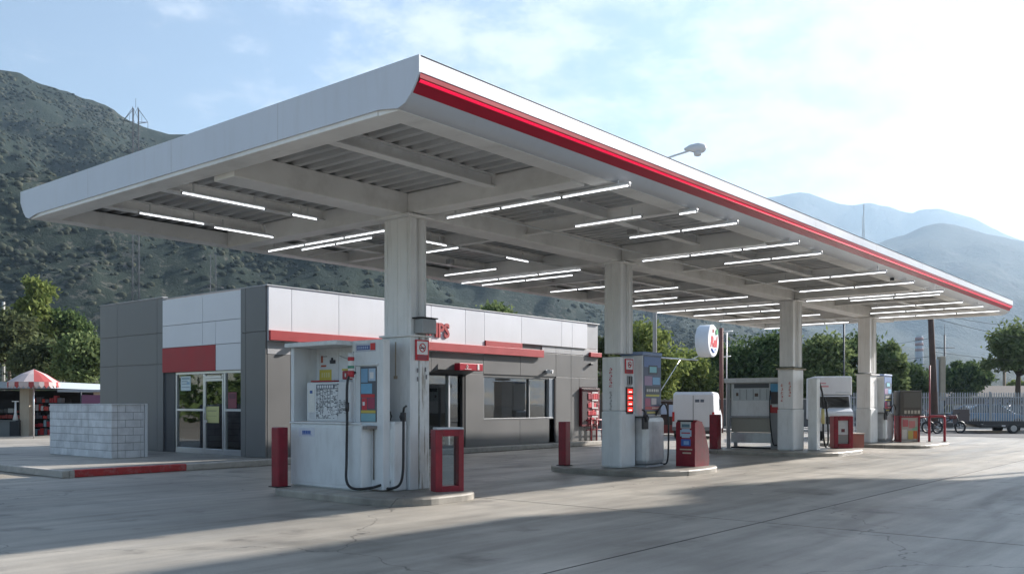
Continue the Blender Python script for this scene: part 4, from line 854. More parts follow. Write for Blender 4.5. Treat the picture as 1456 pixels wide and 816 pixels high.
# red hoop barriers
t = thing('hoop_barrier', 'red tubular hoop barrier standing at the end of the fourth island', 'barrier', (35.25, 9.1, .12), math.radians(-50))
m = MB(); m.tube(smooth_path([(-.28,0,0),(-.28,0,.5),(-.27,0,.86),(-.2,0,.92),(.2,0,.92),(.27,0,.86),(.28,0,.5),(.28,0,0)], 5), .045, 8); m.build('hoop', redstand, t, local=True)
m = MB(); m.box(-.36,-.2,-.08,.08,-.001,.012); m.box(.2,.36,-.08,.08,-.001,.012); m.build('base_plate', dark_m, t, local=True)
x, y, _ = at(1322, 600, 38); t = thing('thin_red_post', 'tall thin red post with low rail behind the hoop barrier', 'post', (x, y, 0), TH-math.pi/2)
m = MB(); m.tube([(0,0,0),(0,0,3.1)], .035, 8); m.build('post', M('dark_red_steel', (.22,.03,.04), .5), t, local=True); m = MB(); m.tube([(0,0,.95),(-1.2,0,.95)], .03, 6); m.tube([(-1.2,0,0),(-1.2,0,.95)], .03, 6); m.build('rail', MATS['dark_red_steel'], t, local=True)
# ================================================================== VEHICLES (local axes: +X forward)
def paint(name, c): return M(name, c, .42, var=.05, scale=1.5, coat=.15, dirt=.1, dirtcol=(.25,.23,.2))
tyre_m = black_rub; rim_m = M('wheel_rim', (.45,.46,.47), .35, metal=.7)
def wheels(t, xs, hw, r, w=.2):
    for x in xs:
        for s in (-1, 1):
            m = MB(); y0 = s*hw; m.tube([(x,y0-s*w,r),(x,y0-s*w*.9,r),(x,y0-s*.02,r),(x,y0,r)], r, 20, radii=[r*.93,r,r,r*.93]); wo = m.build('wheel', tyre_m, t, local=True)
            m = MB(); m.tube([(x,y0-s*.01,r),(x,y0+s*.012,r)], r*.6, 14); m.tube([(x,y0+s*.012,r),(x,y0+s*.03,r)], r*.18, 8); m.build('rim', rim_m, wo, local=True)
def car(lab, loc, rz, pm, group=None, kind='car'):
    t = thing('parked_'+kind, lab, kind, loc, rz, group)
    L_, W, H = 4.4, 1.74, 1.45
    low = [(-2.2,.35),(-2.15,.30),(-1.75,.28),(-1.7,.45),(-1.55,.62),(-1.3,.68),(-1.05,.62),(-.9,.45),(-.85,.26),(.9,.26),(.95,.45),(1.1,.62),(1.35,.68),(1.6,.62),(1.75,.45),(1.8,.28),(2.15,.30),(2.22,.45),(2.18,.66),(2.0,.78),(1.1,.93),(-1.7,.97),(-2.15,.92),(-2.22,.6)]
    m = MB(); n = len(low); rows_ = []
    for y, ins in ((-W/2,.06),(-W/2+.07,0),(W/2-.07,0),(W/2,.06)):
        rows_.append([(x*(1-ins*.3), y, z-(ins*.4 if z > .8 else 0)) for x, z in low])
    vs = [p for r_ in rows_ for p in r_]; fs = [(q*n+i, q*n+(i+1) % n, (q+1)*n+(i+1) % n, (q+1)*n+i) for q in range(3) for i in range(n)]; fs += [list(range(n))[::-1], list(range(3*n, 4*n))]
    m.add(vs, fs); b_ = m.build('body', pm, t, local=True)
    gh = [(1.15,.90,.74),(.35,1.40,.58),(-1.05,1.43,.57),(-1.85,.94,.72)]
    m = MB(); m.add([(x, s*y, z) for x, z, y in gh for s in (-1,1)], [(0,2,3,1),(2,4,5,3),(4,6,7,5),(0,6,4,2),(1,3,5,7),(0,1,7,6)]); m.build('windows', car_glass, t, local=True)
    m = MB(); m.box(-1.08,.38,-.565,.565,1.425,1.455,.01)
    for s in (-1,1):
        m.tube([(1.15,s*.75,.9),(.37,s*.585,1.42)], .035, 5); m.tube([(-.35,s*.74,.92),(-.35,s*.585,1.42)], .035, 5); m.tube([(-1.85,s*.73,.94),(-1.05,s*.575,1.43)], .05, 5)
    m.build('roof', pm, t, local=True)
    for s in (-1,1):
        m = MB(); m.box(2.08,2.19,s*.5,s*.78,.60,.72,.02); m.build('headlight', flat((.7,.72,.75), .15), t, local=True)
        m = MB(); m.box(-2.215,-2.1,s*.5,s*.8,.68,.84,.02); m.build('tail_light', flat((.4,.02,.02), .2), t, local=True)
    m = MB(); m.box(2.12,2.23,-.7,.7,.30,.42,.02); m.box(-2.24,-2.12,-.75,.75,.32,.45,.02); m.build('bumper', black_pl, t, local=True)
    wheels(t, (-1.3,1.35), W/2, .31); return t
def delivery_van(lab, loc, rz, pm, Hh=2.1, L_=4.6, W=1.85):
    t = thing('delivery_van', lab, 'van', loc, rz)
    prof = [(-L_/2,.38),(-L_/2,Hh-.12),(-L_/2+.1,Hh),(L_/2-1.5,Hh),(L_/2-1.25,Hh-.08),(L_/2-.75,Hh*.60),(L_/2-.08,Hh*.47),(L_/2,Hh*.38),(L_/2,.38)]
    m = MB(); n = len(prof); R_ = []
    for y, dz in ((-W/2,.0),(-W/2+.09,1),(W/2-.09,1),(W/2,0)): R_.append([(x, y*(.95 if z > 1.6 else 1), z-(0 if dz else (.07 if z > 1.0 else 0))) for x, z in prof])
    m.add([p for r_ in R_ for p in r_], [(q*n+i, q*n+(i+1) % n, (q+1)*n+(i+1) % n, (q+1)*n+i) for q in range(3) for i in range(n)]+[list(range(n))[::-1], list(range(3*n, 4*n))])
    m.build('body', pm, t, local=True)
    m = MB(); m.box(-L_/2+.05, L_/2-.05, -W/2+.05, W/2-.05, .22, .40); m.build('underbody', black_pl, t, local=True)
    for s in (-1,1): m = MB(); m.box(L_/2-1.55, L_/2-.95, s*W/2*.985-.01, s*W/2*.985+.01, Hh*.60, Hh*.86); m.build('side_window', car_glass, t, local=True)
    m = MB(); m.add([(L_/2-1.22,-.78,Hh-.12),(L_/2-1.22,.78,Hh-.12),(L_/2-.72,.82,Hh*.6+.03),(L_/2-.72,-.82,Hh*.6+.03)], [(0,1,2,3)]); m.build('windscreen', car_glass, t, local=True)
    m = MB(); m.box(-L_/2-.012,-L_/2-.002,-.45,-.30,Hh*.78,Hh*.84); m.box(-L_/2-.012,-L_/2-.002,-.26,-.08,Hh*.78,Hh*.84); m.build('emblem', flat((.1,.12,.16), .4), t, local=True)
    m = MB(); m.box(-L_/2-.012,-L_/2+.0,-.008,.008,.5,Hh-.15); m.build('door_seam', dark_m, t, local=True)
    for s in (-1,1):
        m = MB(); m.box(-L_/2-.02,-L_/2,s*.78,s*.88,.75,1.15,.01); m.build('tail_light', flat((.45,.02,.02), .2), t, local=True)
        m = MB(); m.box(L_/2-.06,L_/2+.012,s*.55,s*.85,Hh*.38,Hh*.38+.16,.02); m.build('headlight', flat((.7,.72,.75), .15), t, local=True)
    m = MB(); m.box(-L_/2-.06,-L_/2,-W/2,W/2,.36,.52,.02); m.box(L_/2,L_/2+.06,-W/2,W/2,.36,.52,.02); m.build('bumper', flat((.2,.2,.21)), t, local=True)
    wheels(t, (-L_/2+.85, L_/2-.8), W/2, .32); return t
def box_truck(lab, loc, rz):
    t = thing('box_truck', lab, 'truck', loc, rz); pm = paint('white_truck_paint', (.62,.64,.67))
    m = MB(); m.box(-3.6, 1.0, -1.05, 1.05, .85, 2.85, .03); m.box(.95, 1.75, -1.05, 1.05, 2.0, 2.83, .06); cb = m.build('cargo_box', pm, t, local=True)
    m = MB(); m.mat(flat((.55,.25,.28)))
    m.box(1.752,1.762,-.9,-.3,2.35,2.42); m.box(1.752,1.762,-.85,-.45,2.5,2.55); m.mat(flat((.4,.45,.5))); m.box(1.752,1.762,.1,.9,2.1,2.13); m.build('lettering', None, cb, local=True)
    m = MB(); m.prism([(1.02,.55),(1.02,1.98),(1.75,1.98),(2.0,1.42),(2.75,1.28),(2.85,1.15),(2.85,.55)], lambda u,v,w: (u,w,v), -.95, .95); m.build('cab', pm, t, local=True)
    m = MB(); m.add([(1.79,-.85,1.93),(1.79,.85,1.93),(2.03,.88,1.45),(2.03,-.88,1.45)], [(0,1,2,3)]); m.build('windscreen', car_glass, t, local=True)
    m = MB(); m.box(2.85,2.87,-.6,.6,.72,1.05); m.build('grille', black_pl, t, local=True)
    for s in (-1,1):
        m = MB(); m.box(2.85,2.88,s*.66,s*.88,.8,1.0,.01); m.build('headlight', flat((.65,.45,.3) if s < 0 else (.7,.7,.7), .15), t, local=True)
    m = MB(); m.box(2.86,2.98,-1.0,1.0,.42,.62,.02); m.build('bumper', flat((.55,.56,.58)), t, local=True)
    m = MB(); m.box(-3.5,2.6,-.4,.4,.5,.8); m.build('chassis', black_pl, t, local=True)
    wheels(t, (-2.4, 2.1), .98, .42, .28); return t
RZ = TH
x, y, _ = at(993, 600, 40.5); delivery_van('white panel van parked behind the slanted red bin', (x, y, 0), TH-.30, paint('white_van_paint', (.66,.67,.70)), 2.0, 4.4, 1.75)
x, y, _ = at(1180, 600, 39); box_truck('white box truck facing the forecourt between the third and fourth columns', (x, y, 0), TH+math.pi-.22).scale = (.75,.68,.93)
cl = [(1228, 60, 'silver_car_paint', (.16,.165,.175), 'silver car parked behind the white picket fence at its left end', 1.2),
      (1285, 53.5, 'black_car_paint', (.03,.03,.035), 'black car behind the fence left of the leaning wooden pole', 1.35),
      (1362, 58, 'cream_car_paint', (.42,.38,.16), 'pale yellowish car behind the fence right of the leaning wooden pole', .2),
      (1405, 53.5, 'blue_car_paint', (.05,.16,.30), 'blue car behind the white picket fence', 1.5),
      (1450, 54.5, 'slate_car_paint', (.04,.05,.07), 'slate grey car behind the right end of the picket fence', 1.4)]
for px, D, n_, c_, lb, a in cl: x, y, _ = at(px, 600, D); car(lb, (x, y, .004), TH-a, paint(n_, c_), 'cars parked behind the picket fence')
for px, D, n_, c_, lb in [(1385, 72, 'white_car_paint', (.6,.6,.62), 'white car in the second row, under the small dark tree'), (1340, 74, 'red_car_paint', (.35,.03,.03), 'red car in the second row behind the leaning pole')]:
    x, y, _ = at(px, 590, D); car(lb, (x, y, .004), TH+1.3, paint(n_, c_), 'cars parked behind the picket fence')
# flat black trailer in front of the fence
x, y, _ = at(1440, 612, 46.5); t = thing('flatbed_trailer', 'low black flatbed trailer parked in front of the picket fence', 'trailer', (x, y, 0), TH-math.pi/2)
m = MB(); m.box(-1.9,2.6,-.8,.8,.30,.44,.02); m.prism([(-1.9,.44),(-2.3,.52),(-2.3,.46),(-1.9,.30)], lambda u,v,w: (u,w,v), -.8,.8); m.build('bed', black_pl, t, local=True)
m = MB(); m.box(-1.9,2.6,-.8,-.75,.442,.60); m.box(-1.9,2.6,.75,.8,.442,.60); m.build('side_rail', black_pl, t, local=True)
wheels(t, (-.4,.5), .82, .26, .2)
for px_ in (-1.0,.2,1.2): m = MB(); m.box(px_,px_+.18,-.83,-.812,.36,.42); m.build('reflector', flat((.6,.6,.62)), t, local=True)

# ================================================================== FENCE (turned square to the view along the street)
fx0, fy0, _ = at(1186, 612, 50.8)
t = thing('picket_fence', 'long white steel picket fence on a low kerb along the street', 'fence', (fx0, fy0, .12), TH-math.pi/2)
Lf = 17.5
m = MB(); q = 0
while q < Lf: m.box(q, q+.055, -.02, .02, .12, 1.95+.0); m.add([(q,-.02,1.95),(q+.055,-.02,1.95),(q+.055,.02,1.95),(q,.02,1.95),(q+.027,0,2.03)], [(0,1,4),(1,2,4),(2,3,4),(3,0,4)]); q += .135
m.build('pickets', M('white_fence_paint', (.36,.38,.40), .5, var=.12, dirt=.3), t, local=True)
m = MB(); m.box(0,Lf,.022,.06,.32,.38); m.box(0,Lf,.022,.06,1.70,1.76); m.build('rail', MATS['white_fence_paint'], t, local=True)
m = MB(); m.box(-.3,Lf,-.12,.14,-.11,.12,.01); m.build('base_kerb', kerb_m, t, local=True)
for k in range(7): m = MB(); m.box(k*2.9,k*2.9+.08,.03,.11,.12,2.05); m.build('post', pump_g, t, local=True)
def local_struct(name, l0, l1, D0, D1, z0, z1, mat):
    m = MB(); P = [(D*CT+l*ST, D*ST-l*CT) for l, D in ((l0,D0),(l1,D0),(l1,D1),(l0,D1))]
    m.add([(x,y,z0) for x,y in P]+[(x,y,z1) for x,y in P], [(0,3,2,1),(4,5,6,7),(0,1,5,4),(1,2,6,5),(2,3,7,6),(3,0,4,7)]); return struct(name, m, mat)
local_struct('street_pavement', 10, 60, 48.6, 50.65, 0, .11, kerb_m)
local_struct('parking_lot', 10, 90, 51.0, 100, -.003, .004, asphalt)
local_struct('back_lot', -60, 10, 34, 52, -.0065, .0015, conc)

# ================================================================== POLES, LAMPS, SIGNS
x, y, _ = at(1329.5, 600, 49); t = thing('utility_pole', 'thick dark wooden utility pole leaning slightly behind the canopy\'s far end', 'pole', (x, y, 0))
m = MB(); lx, ly = -ST*.32, CT*.32; m.tube([(x,y,0),(x+lx*.3,y+ly*.3,3),(x+lx,y+ly,8.3)], .16, 10, radii=[.19,.17,.14]); m.build('shaft', wood_m, t)
x, y, _ = at(1338.5, 560, 58); t = thing('billboard', 'narrow beige edge-on billboard behind the wooden pole', 'billboard', (x, y, 0), TH-math.pi/2)
m = MB(); m.box(-.16,.16,-.25,.25,1.7,4.5,.02); m.build('panel', beige, t, local=True); m = MB(); m.box(-.70,-.20,-.1,.1,2.0,4.3,.02); m.build('side_panel', flat((.42,.46,.52)), t, local=True); m = MB(); m.tube([(0,0,0),(0,0,1.7)], .12, 8); m.build('leg', pump_g, t, local=True)
x, y, _ = at(1343, 500, 70); t = thing('antenna_mast', 'thin steel mast right of the wooden pole', 'mast', (x, y, 0)); m = MB(); m.tube([(x,y,0),(x,y,6.8)], .06, 6); m.tube([(x-.5,y+.6,5.8),(x+.5,y-.6,5.8)], .03, 5); m.build('shaft', lattice_m, t); m = MB(); m.tube([(x,y,6.8),(x,y,7.6)], .015, 4); m.build('tip', lattice_m, t)
x, y, _ = at(1428, 520, 85); t = thing('wooden_post', 'far wooden post standing above the dark roof at the right', 'pole', (x, y, 0)); m = MB(); m.tube([(x,y,0),(x,y,5.4)], .13, 6); m.build('shaft', flat((.25,.19,.13), .9), t); m = MB(); m.box(x-.2,x+.2,y-.2,y+.2,5.4,5.5); m.build('cap', dark_m, t)
x, y, _ = at(1200, 520, 52); t = thing('steel_pole', 'slim grey pole in front of the dark trees near the fourth column', 'pole', (x, y, 0)); m = MB(); m.tube([(x,y,0),(x,y,6.2)], .05, 6); m.build('shaft', lattice_m, t); m = MB(); m.box(x-.12,x+.12,y-.12,y+.12,0,.3); m.build('foot', kerb_m, t)
# far chimney
x, y, _ = at(1307, 570, 600); t = thing('chimney_stack', 'far red and white banded chimney below the mountains', 'chimney', (x, y, 0))
m = MB(); m.tube([(x,y,0),(x,y,29),(x,y,46)], 3.4, 14, radii=[3.2,2.6,2.3]); m.build('shaft', flat((.20,.22,.26), .9), t)
for k in range(3): m = MB(); m.tube([(x,y,36+k*3.6),(x,y,37.8+k*3.6)], 2.6, 14); m.build('band', flat((.24,.09,.07), .9), t)
# street lamp behind the canopy
x, y, _ = at(931, 570, 38); t = thing('street_lamp', 'tall street lamp whose head shows above the canopy roof', 'street lamp', (x, y, 0))
ex, ey, ez = at(992, 211, 38); m = MB(); m.tube([(x,y,0),(x,y,6),(x,y,11.3)], .07, 10, radii=[.10,.08,.055]); m.build('pole', pump_g, t)
m = MB(); m.tube(smooth_path([(x,y,11.1),(x+(ex-x)*.2,y+(ey-y)*.2,11.65),(x+(ex-x)*.8,y+(ey-y)*.8,12.05)]), .04, 8); m.build('arm', flat((.6,.61,.63)), t)
m = MB(); d = Vector((ex-x, ey-y, 0)).normalized(); c = Vector((ex, ey, ez)); m.tube([c-d*.55-Vector((0,0,.05)), c-d*.3, c, c+d*.25, c+d*.35-Vector((0,0,.05))], .1, 12, radii=[.05,.15,.22,.19,.08]); hd = m.build('lamp_head', flat((.60,.61,.63)), t)
m = MB(); m.tube([c-Vector((0,0,.1)), c-Vector((0,0,.30)), c-Vector((0,0,.34))], .16, 12, radii=[.17,.15,.05]); m.build('lens', flat((.55,.56,.58), .2), hd)
# round drum sign
sx, sy, sz = at(1005, 485, 45); t = thing('round_sign', 'round white drum sign with red lettering held on a steel arm', 'sign', (sx, sy, sz-.78), math.radians(-12))
# local: disc axis along +X(face) ; seen obliquely
m = MB(); R = .80; Dk = .66
m.tube([(-Dk/2,0,.78),(-Dk/2+.03,0,.78),(Dk/2-.03,0,.78),(Dk/2,0,.78)], R, 40, radii=[R*.97,R,R,R*.97]); t.rotation_euler = (0,0,TH-math.pi+math.radians(58)); m.build('drum', M('white_sign_drum', (.6,.63,.68), .3, var=.05), t, local=True)
m = MB(); m.tube([(Dk/2+.001,0,.78),(Dk/2+.012,0,.78)], R*.93, 40); fc_ = m.build('face_panel', flat((.78,.78,.78)), t, local=True)
def local_text(txt, size, y, z, xx, mat, par, name='lettering', shear=0., bold=.0, sx=1.):
    cu = bpy.data.curves.new(name, 'FONT'); cu.body = txt; cu.size = size; cu.extrude = .006; cu.align_x = 'CENTER'; cu.shear = shear; cu.offset = bold; cu.resolution_u = 3
    to = bpy.data.objects.new('tmp_text', cu); COL.objects.link(to); bpy.context.view_layer.update(); me = bpy.data.meshes.new_from_object(to.evaluated_get(bpy.context.evaluated_depsgraph_get())); COL.objects.unlink(to); bpy.data.objects.remove(to)
    me.materials.clear(); me.materials.append(mat); Rm = Matrix(((0,0,1),(1,0,0),(0,1,0))) @ Matrix.Diagonal((sx,1,1)); me.transform(Matrix.Translation((xx,y,z)) @ Rm.to_4x4()); o = bpy.data.objects.new(name, me); COL.objects.link(o); o.parent = par; return o
local_text('Rel', .72, .0, .50, Dk/2+.02, flat((.55,.02,.03)), fc_, shear=.25, bold=.03)
local_text('SB', .26, -.05, 1.18, Dk/2+.02, flat((.55,.1,.1)), fc_)
m = MB(); m.tube(smooth_path([(Dk/2+.02,-.3,.38),(Dk/2+.02,0,.24),(Dk/2+.02,.3,.38)]), .05, 6); m.build('blue_swoosh', flat((.05,.15,.5)), fc_, local=True)
m = MB(); m.tube([(Dk/2+.02,.42,1.24),(Dk/2+.05,.42,1.24)], .14, 12); m.build('green_spot', flat((.05,.3,.1)), fc_, local=True)
ax, ay, az = at(936, 508, 44); bx_, by_, bz_ = at(1000, 512, 45.2)
t2 = thing('sign_post', 'thin steel arm on a slim post carrying the round sign', 'post', (ax, ay, 0))
m = MB(); m.tube([(ax,ay,0),(ax,ay,az+.05)], .045, 8); m.build('post', lattice_m, t2)
m = MB(); m.tube([(ax,ay,az),(bx_-.2,by_+.2,bz_)], .035, 8); m.tube([(bx_-.5,by_+.45,bz_),(sx-.1,sy+.1,sz-.6)], .03, 8); m.tube([(ax,ay,az-1.8),(bx_-.9,by_+.8,bz_)], .02, 6); m.build('arm', alu, t2)
x, y, _ = at(1025.5, 560, 47); t = thing('sign_pole', 'reddish brown pole with small crossbars right of the round sign', 'pole', (x, y, 0))
m = MB(); m.tube([(x,y,0),(x,y,5.4)], .11, 8); m.build('shaft', M('red_brown_steel', (.16,.07,.06), .7), t); m = MB(); qx, qy = ST, -CT
m.tube([(x,y,5.2),(x+qx*.6,y+qy*.6,5.25)], .03, 6); m.tube([(x,y,3.9),(x+qx*.5,y+qy*.5,3.95)], .03, 6); m.tube([(x+qx*.28,y+qy*.28,0),(x+qx*.28,y+qy*.28,5.2)], .03, 6); m.build('crossbar', white_metal, t)
# small utility pole at the left edge
x, y, _ = at(5, 500, 60); t = thing('utility_pole', 'slim pale utility pole with crossarm among the trees at the left edge', 'pole', (x, y, 0)); m = MB(); m.tube([(x,y,0),(x,y,8.2)], .10, 8); m.build('shaft', flat((.38,.38,.36), .9), t); m = MB(); m.tube([(x-.4*ST,y+.4*CT,6.6),(x+.8*ST,y-.8*CT,6.75)], .05, 6); m.tube([(x,y,6.0),(x+.7*ST,y-.7*CT,6.7)], .03, 6); m.build('crossarm', lattice_m, t)
# power lines on the right
t = thing('power_line', 'thin power lines running off to the right of the wooden pole', 'power line', at(1329, 470, 49))
for k, (pa, pb) in enumerate([((1327,446,49),(1640,432,60)),((1327,452,49),(1640,462,60)),((1327,500,49.5),(1640,478,70)),((1327,506,49.5),(1060,480,75)),((1327,480,49.5),(1100,462,75))]):
    A = Vector(at(*pa)); B = Vector(at(*pb)); pts = [A.lerp(B, s)-Vector((0,0,1.1*math.sin(math.pi*s))) for s in np.linspace(0,1,14)]
    m = MB(); m.tube(pts, .012, 4); m.build('wire', M('wire_insulation', (.03,.03,.035), .9, spec=.05), t)
# lattice pylons in front of the hill
def pylon(px, D, H, w0, w1, arms, lab):
    x, y, _ = at(px, 570, D); t = thing('lattice_pylon', lab, 'pylon', (x, y, 0), TH-math.pi/2+.25)
    m = MB(); n = int(H/(w0*1.6)); c4 = [(-1,-1),(1,-1),(1,1),(-1,1)]
    wz = lambda z: (w0+(w1-w0)*z/H)/2
    for a, b in c4: m.tube([(a*wz(0),b*wz(0),0),(a*wz(H),b*wz(H),H)], .09, 4)
    for k in range(n):
        z0, z1 = H*k/n, H*(k+1)/n
        for i in range(4):
            a, b = c4[i], c4[(i+1) % 4]
            if k % 2: a, b = b, a
            m.tube([(a[0]*wz(z0),a[1]*wz(z0),z0),(b[0]*wz(z1),b[1]*wz(z1),z1)], .045, 3, False)
    m.build('mast', lattice_m, t, local=True)
    for z, l_, up in arms:
        m = MB()
        for s in (-1,1):
            for yy in (-1,1): m.tube([(s*wz(z),yy*wz(z),z),(s*l_,0,z+.3)], .07, 4); m.tube([(s*wz(z),yy*wz(z),z+up),(s*l_,0,z+.3)], .06, 4)
            m.tube([(s*l_*.5,0,z+.1),(s*l_*.5,0,z+up*.55)], .04, 3); m.tube([(s*l_,0,z+.3),(s*l_,0,z-1)], .06, 4)
        m.build('crossarm', lattice_m, t, local=True)
    m = MB(); m.tube([(0,0,H),(0,0,H+2)], .05, 4); m.build('peak', lattice_m, t, local=True)
pylon(193, 200, 66.5, 1.5, 1.1, [(63.2,2.5,3.0),(56.3,2.4,1.2)], 'tall slim lattice pylon rising against the left hill above the canopy')
pylon(303, 235, 40, 1.6, 1.3, [(31.2,2.6,1.0)], 'second lattice pylon, lower half seen between the canopy edge and shop roof')

# ================================================================== BACKGROUND BUILDINGS
def local_building(name, lab, cat, px, D, rz, parts):
    x, y, _ = at(px, 570, D); t = thing(name, lab, cat, (x, y, 0), rz)
    for nm, mat, bxs in parts:
        if nm in ('pillar', 'poster', 'rail', 'roof'):
            for b_ in bxs: m = MB(); m.box(*b_); m.build(nm, mat, t, local=True)
            continue
        m = MB()
        for b_ in bxs: m.box(*b_)
        m.build(nm, mat, t, local=True)
    return t
VR = TH-math.pi/2     # local +X to the right of the view, +Y away
kio = local_building('market_stall', 'low open fronted stall building at the left edge, grey slab roof', 'stall', 30, 39, VR, [
 ('roof', flat((.30,.34,.38), .8), [(-4.2,1.7,-.8,5,2.15,2.42),(1.7,4.4,-.3,5,2.0,2.10)]),
 ('wall', greyp, [(-4,4.2,4.6,4.8,0,2.1)]),
 ('pillar', beige, [(.05,.45,-.2,.2,0,2.14),(3.15,3.55,-.1,.25,0,2.05),(-3.4,-3.0,-.2,.2,0,2.14)]),
 ('counter', flat((.13,.14,.14)), [(-3.0,-.1,-.3,.3,0,.75),(-3.05,-.05,-.35,.35,.752,.80)]),
 ('inner_wall', dark_m, [(-3.6,3.1,2.5,2.6,0,2.1)])])
def goods(name, lab, cat, px, D, items):
    x, y, _ = at(px, 570, D); t = thing(name, lab, cat, (x, y, 0), VR)
    m = MB()
    for a, b, c, d, e, f_, cl_ in items: m.mat(flat(cl_)); m.box(a, b, c, d, e, f_, .01)
    g_ = m.build('goods', None, t, local=True); g_['kind'] = 'stuff'
    m = MB(); m.box(items[0][0]-.05, items[-1][1]+.05, .3, .34, 0, 1.7); m.build('back_board', dark_m, t, local=True); return t
random.seed(5); it1 = []
for z in (.15,.5,.85,1.2,1.55):
    q = -.75
    while q < .75:
        wd = random.uniform(.08,.25); it1.append((q,q+wd*.85,-.1,.15,z,z+random.uniform(.12,.3),random.choice([(.4,.03,.03),(.3,.02,.03),(.5,.5,.52),(.1,.1,.12),(.2,.3,.35),(.45,.06,.05)]))); q += wd
it1.sort(); goods('goods_rack', 'rack of red and white goods under the stall roof left of the block wall', 'rack', 66, 39.5, it1)
it2 = []
for z in (.85,1.1):
    q = -.9
    while q < .8:
        wd = random.uniform(.1,.3); it2.append((q,q+wd*.85,-.1,.15,z,z+random.uniform(.08,.2),random.choice([(.2,.1,.08),(.4,.4,.4),(.35,.05,.04),(.08,.08,.08)]))); q += wd
it2.sort(); goods('goods_rack', 'low rack of small dark goods behind the stall counter at the left edge', 'rack', 10, 40, it2)
x, y, _ = at(15, 590, 38.6)
t = thing('white_statue_stand', 'white upright display stand behind the stall counter', 'stand', (x+.2, y, 0), VR); m = MB(); m.tube([(0,0,.8),(0,0,1.1),(0,0,1.6)], .05, 8, radii=[.12,.05,.04]); m.box(-.14,.14,-.03,.03,1.58,1.62); m.build('stand', flat((.7,.7,.7)), t, local=True); m = MB(); m.box(-.2,.2,-.1,.1,0,.8); m.build('base', dark_m, t, local=True)
x, y, _ = at(131, 563, 37.5); t = thing('banner', 'purple banner with pale blue lettering right of the stall', 'banner', (x, y, 0), VR)
m = MB(); m.box(-.42,.60,-.02,.02,1.18,1.86); m.build('cloth', flat((.16,.07,.13), .8), t, local=True); m = MB(); m.mat(flat((.32,.45,.58))); m.prism([(-.38,1.2),(.58,1.2),(.58,1.58),(.1,1.46)], lambda u,v,w: (u,w,v), -.03, -.022); m.mat(flat((.12,.04,.08)))
for a in (-.02,.2,.42): m.box(a,a+.06,-.038,-.031,1.24,1.42)
m.build('lettering', None, t, local=True); m = MB(); m.tube([(-.46,0,0),(-.46,0,2.0)], .03, 6); m.tube([(.63,0,0),(.63,0,2.0)], .03, 6); m.build('pole', lattice_m, t, local=True)
# market umbrella
ux, uy, uz = at(48, 530, 35.5); t = thing('parasol', 'red and white scalloped parasol above the stall roof', 'parasol', (ux, uy, 0))
m = MB(); m.tube([(ux,uy,0),(ux,uy,uz+.1)], .03, 8); m.build('pole', alu, t)
n = 16; R = .92; V_ = []; m = MB()
wht, rdc = flat((.50,.42,.41), .85), flat((.34,.06,.06), .85)
apex = Vector((ux, uy, uz+.15))
for k in range(n):
    a0, a1 = 2*math.pi*k/n, 2*math.pi*(k+1)/n; am = (a0+a1)/2
    p0 = Vector((ux+R*math.cos(a0), uy+R*math.sin(a0), uz-.36)); p1 = Vector((ux+R*math.cos(a1), uy+R*math.sin(a1), uz-.36)); h0 = apex.lerp(p0, .5)+Vector((0,0,.05)); h1 = apex.lerp(p1, .5)+Vector((0,0,.05))
    m.mat(rdc if k in (11,12,14) else wht); m.add([apex, h0, h1], [(0,1,2)], True); m.add([h0, p0, p1, h1], [(0,1,2,3)], True)
m.build('canopy', None, t)
m = MB()
for k in range(n*2):
    a0, a1 = 2*math.pi*k/(n*2), 2*math.pi*(k+1)/(n*2); am = (a0+a1)/2; m.mat(rdc if k % 3 == 0 else wht)
    m.add([(ux+R*math.cos(a0), uy+R*math.sin(a0), uz-.365),(ux+R*math.cos(a1), uy+R*math.sin(a1), uz-.365),(ux+R*1.01*math.cos(a1), uy+R*1.01*math.sin(a1), uz-.50),(ux+R*1.01*math.cos(am), uy+R*1.01*math.sin(am), uz-.60),(ux+R*1.01*math.cos(a0), uy+R*1.01*math.sin(a0), uz-.50)], [(0,1,2,3,4)])
m.build('valance', None, t)
# dark low-roofed building with pale lettering beyond the fence
t = local_building('roadside_shop', 'dark low roofed roadside shop with pale blue letters beyond the fence', 'shop', 1425, 78, VR, [
 ('wall', greyp, [(-4.5,6,1,6,0,1.95)]), ('shop_front', dark_m, [(-4.2,5.8,.94,.99,.2,1.5)]), ('sign_board', flat((.10,.085,.075), .8), [(-3.2,5,.1,.3,1.2,2.0)])])
m = MB(); m.prism([(-1,1.97),(-1,2.07),(3.5,3.1),(7,2.2),(7,2.05)], lambda u,v,w: (w,u,v), -5.2, 7); m.build('roof', M('dark_roof_tile', (.085,.07,.06), .9, var=.3, scale=3), t, local=True)
cu = bpy.data.curves.new('txt', 'FONT'); cu.body = 'PURISTS'; cu.size = .92; cu.extrude = .03; cu.align_x = 'CENTER'; cu.offset = .015
to = bpy.data.objects.new('tt', cu); COL.objects.link(to); bpy.context.view_layer.update(); me = bpy.data.meshes.new_from_object(to.evaluated_get(bpy.context.evaluated_depsgraph_get())); COL.objects.unlink(to); bpy.data.objects.remove(to)
me.materials.clear(); me.materials.append(flat((.42,.48,.68))); me.transform(Matrix.Translation((.1,.06,1.28)) @ Matrix(((1,0,0),(0,0,-1),(0,1,0))).to_4x4()); o = bpy.data.objects.new('sign_letters', me); COL.objects.link(o); o.parent = t
local_building('low_house', 'small grey house with a pale roof left of the leaning pole', 'house', 1312, 82, VR, [('wall', greyp, [(-1.6,.8,0,4,0,2.1)]), ('roof', flat((.40,.38,.37), .9), [(-1.8,1.0,-.3,4.3,2.1,2.3)]), ('window', dark_m, [(-.9,-.2,-.03,0,1.0,1.6)])])
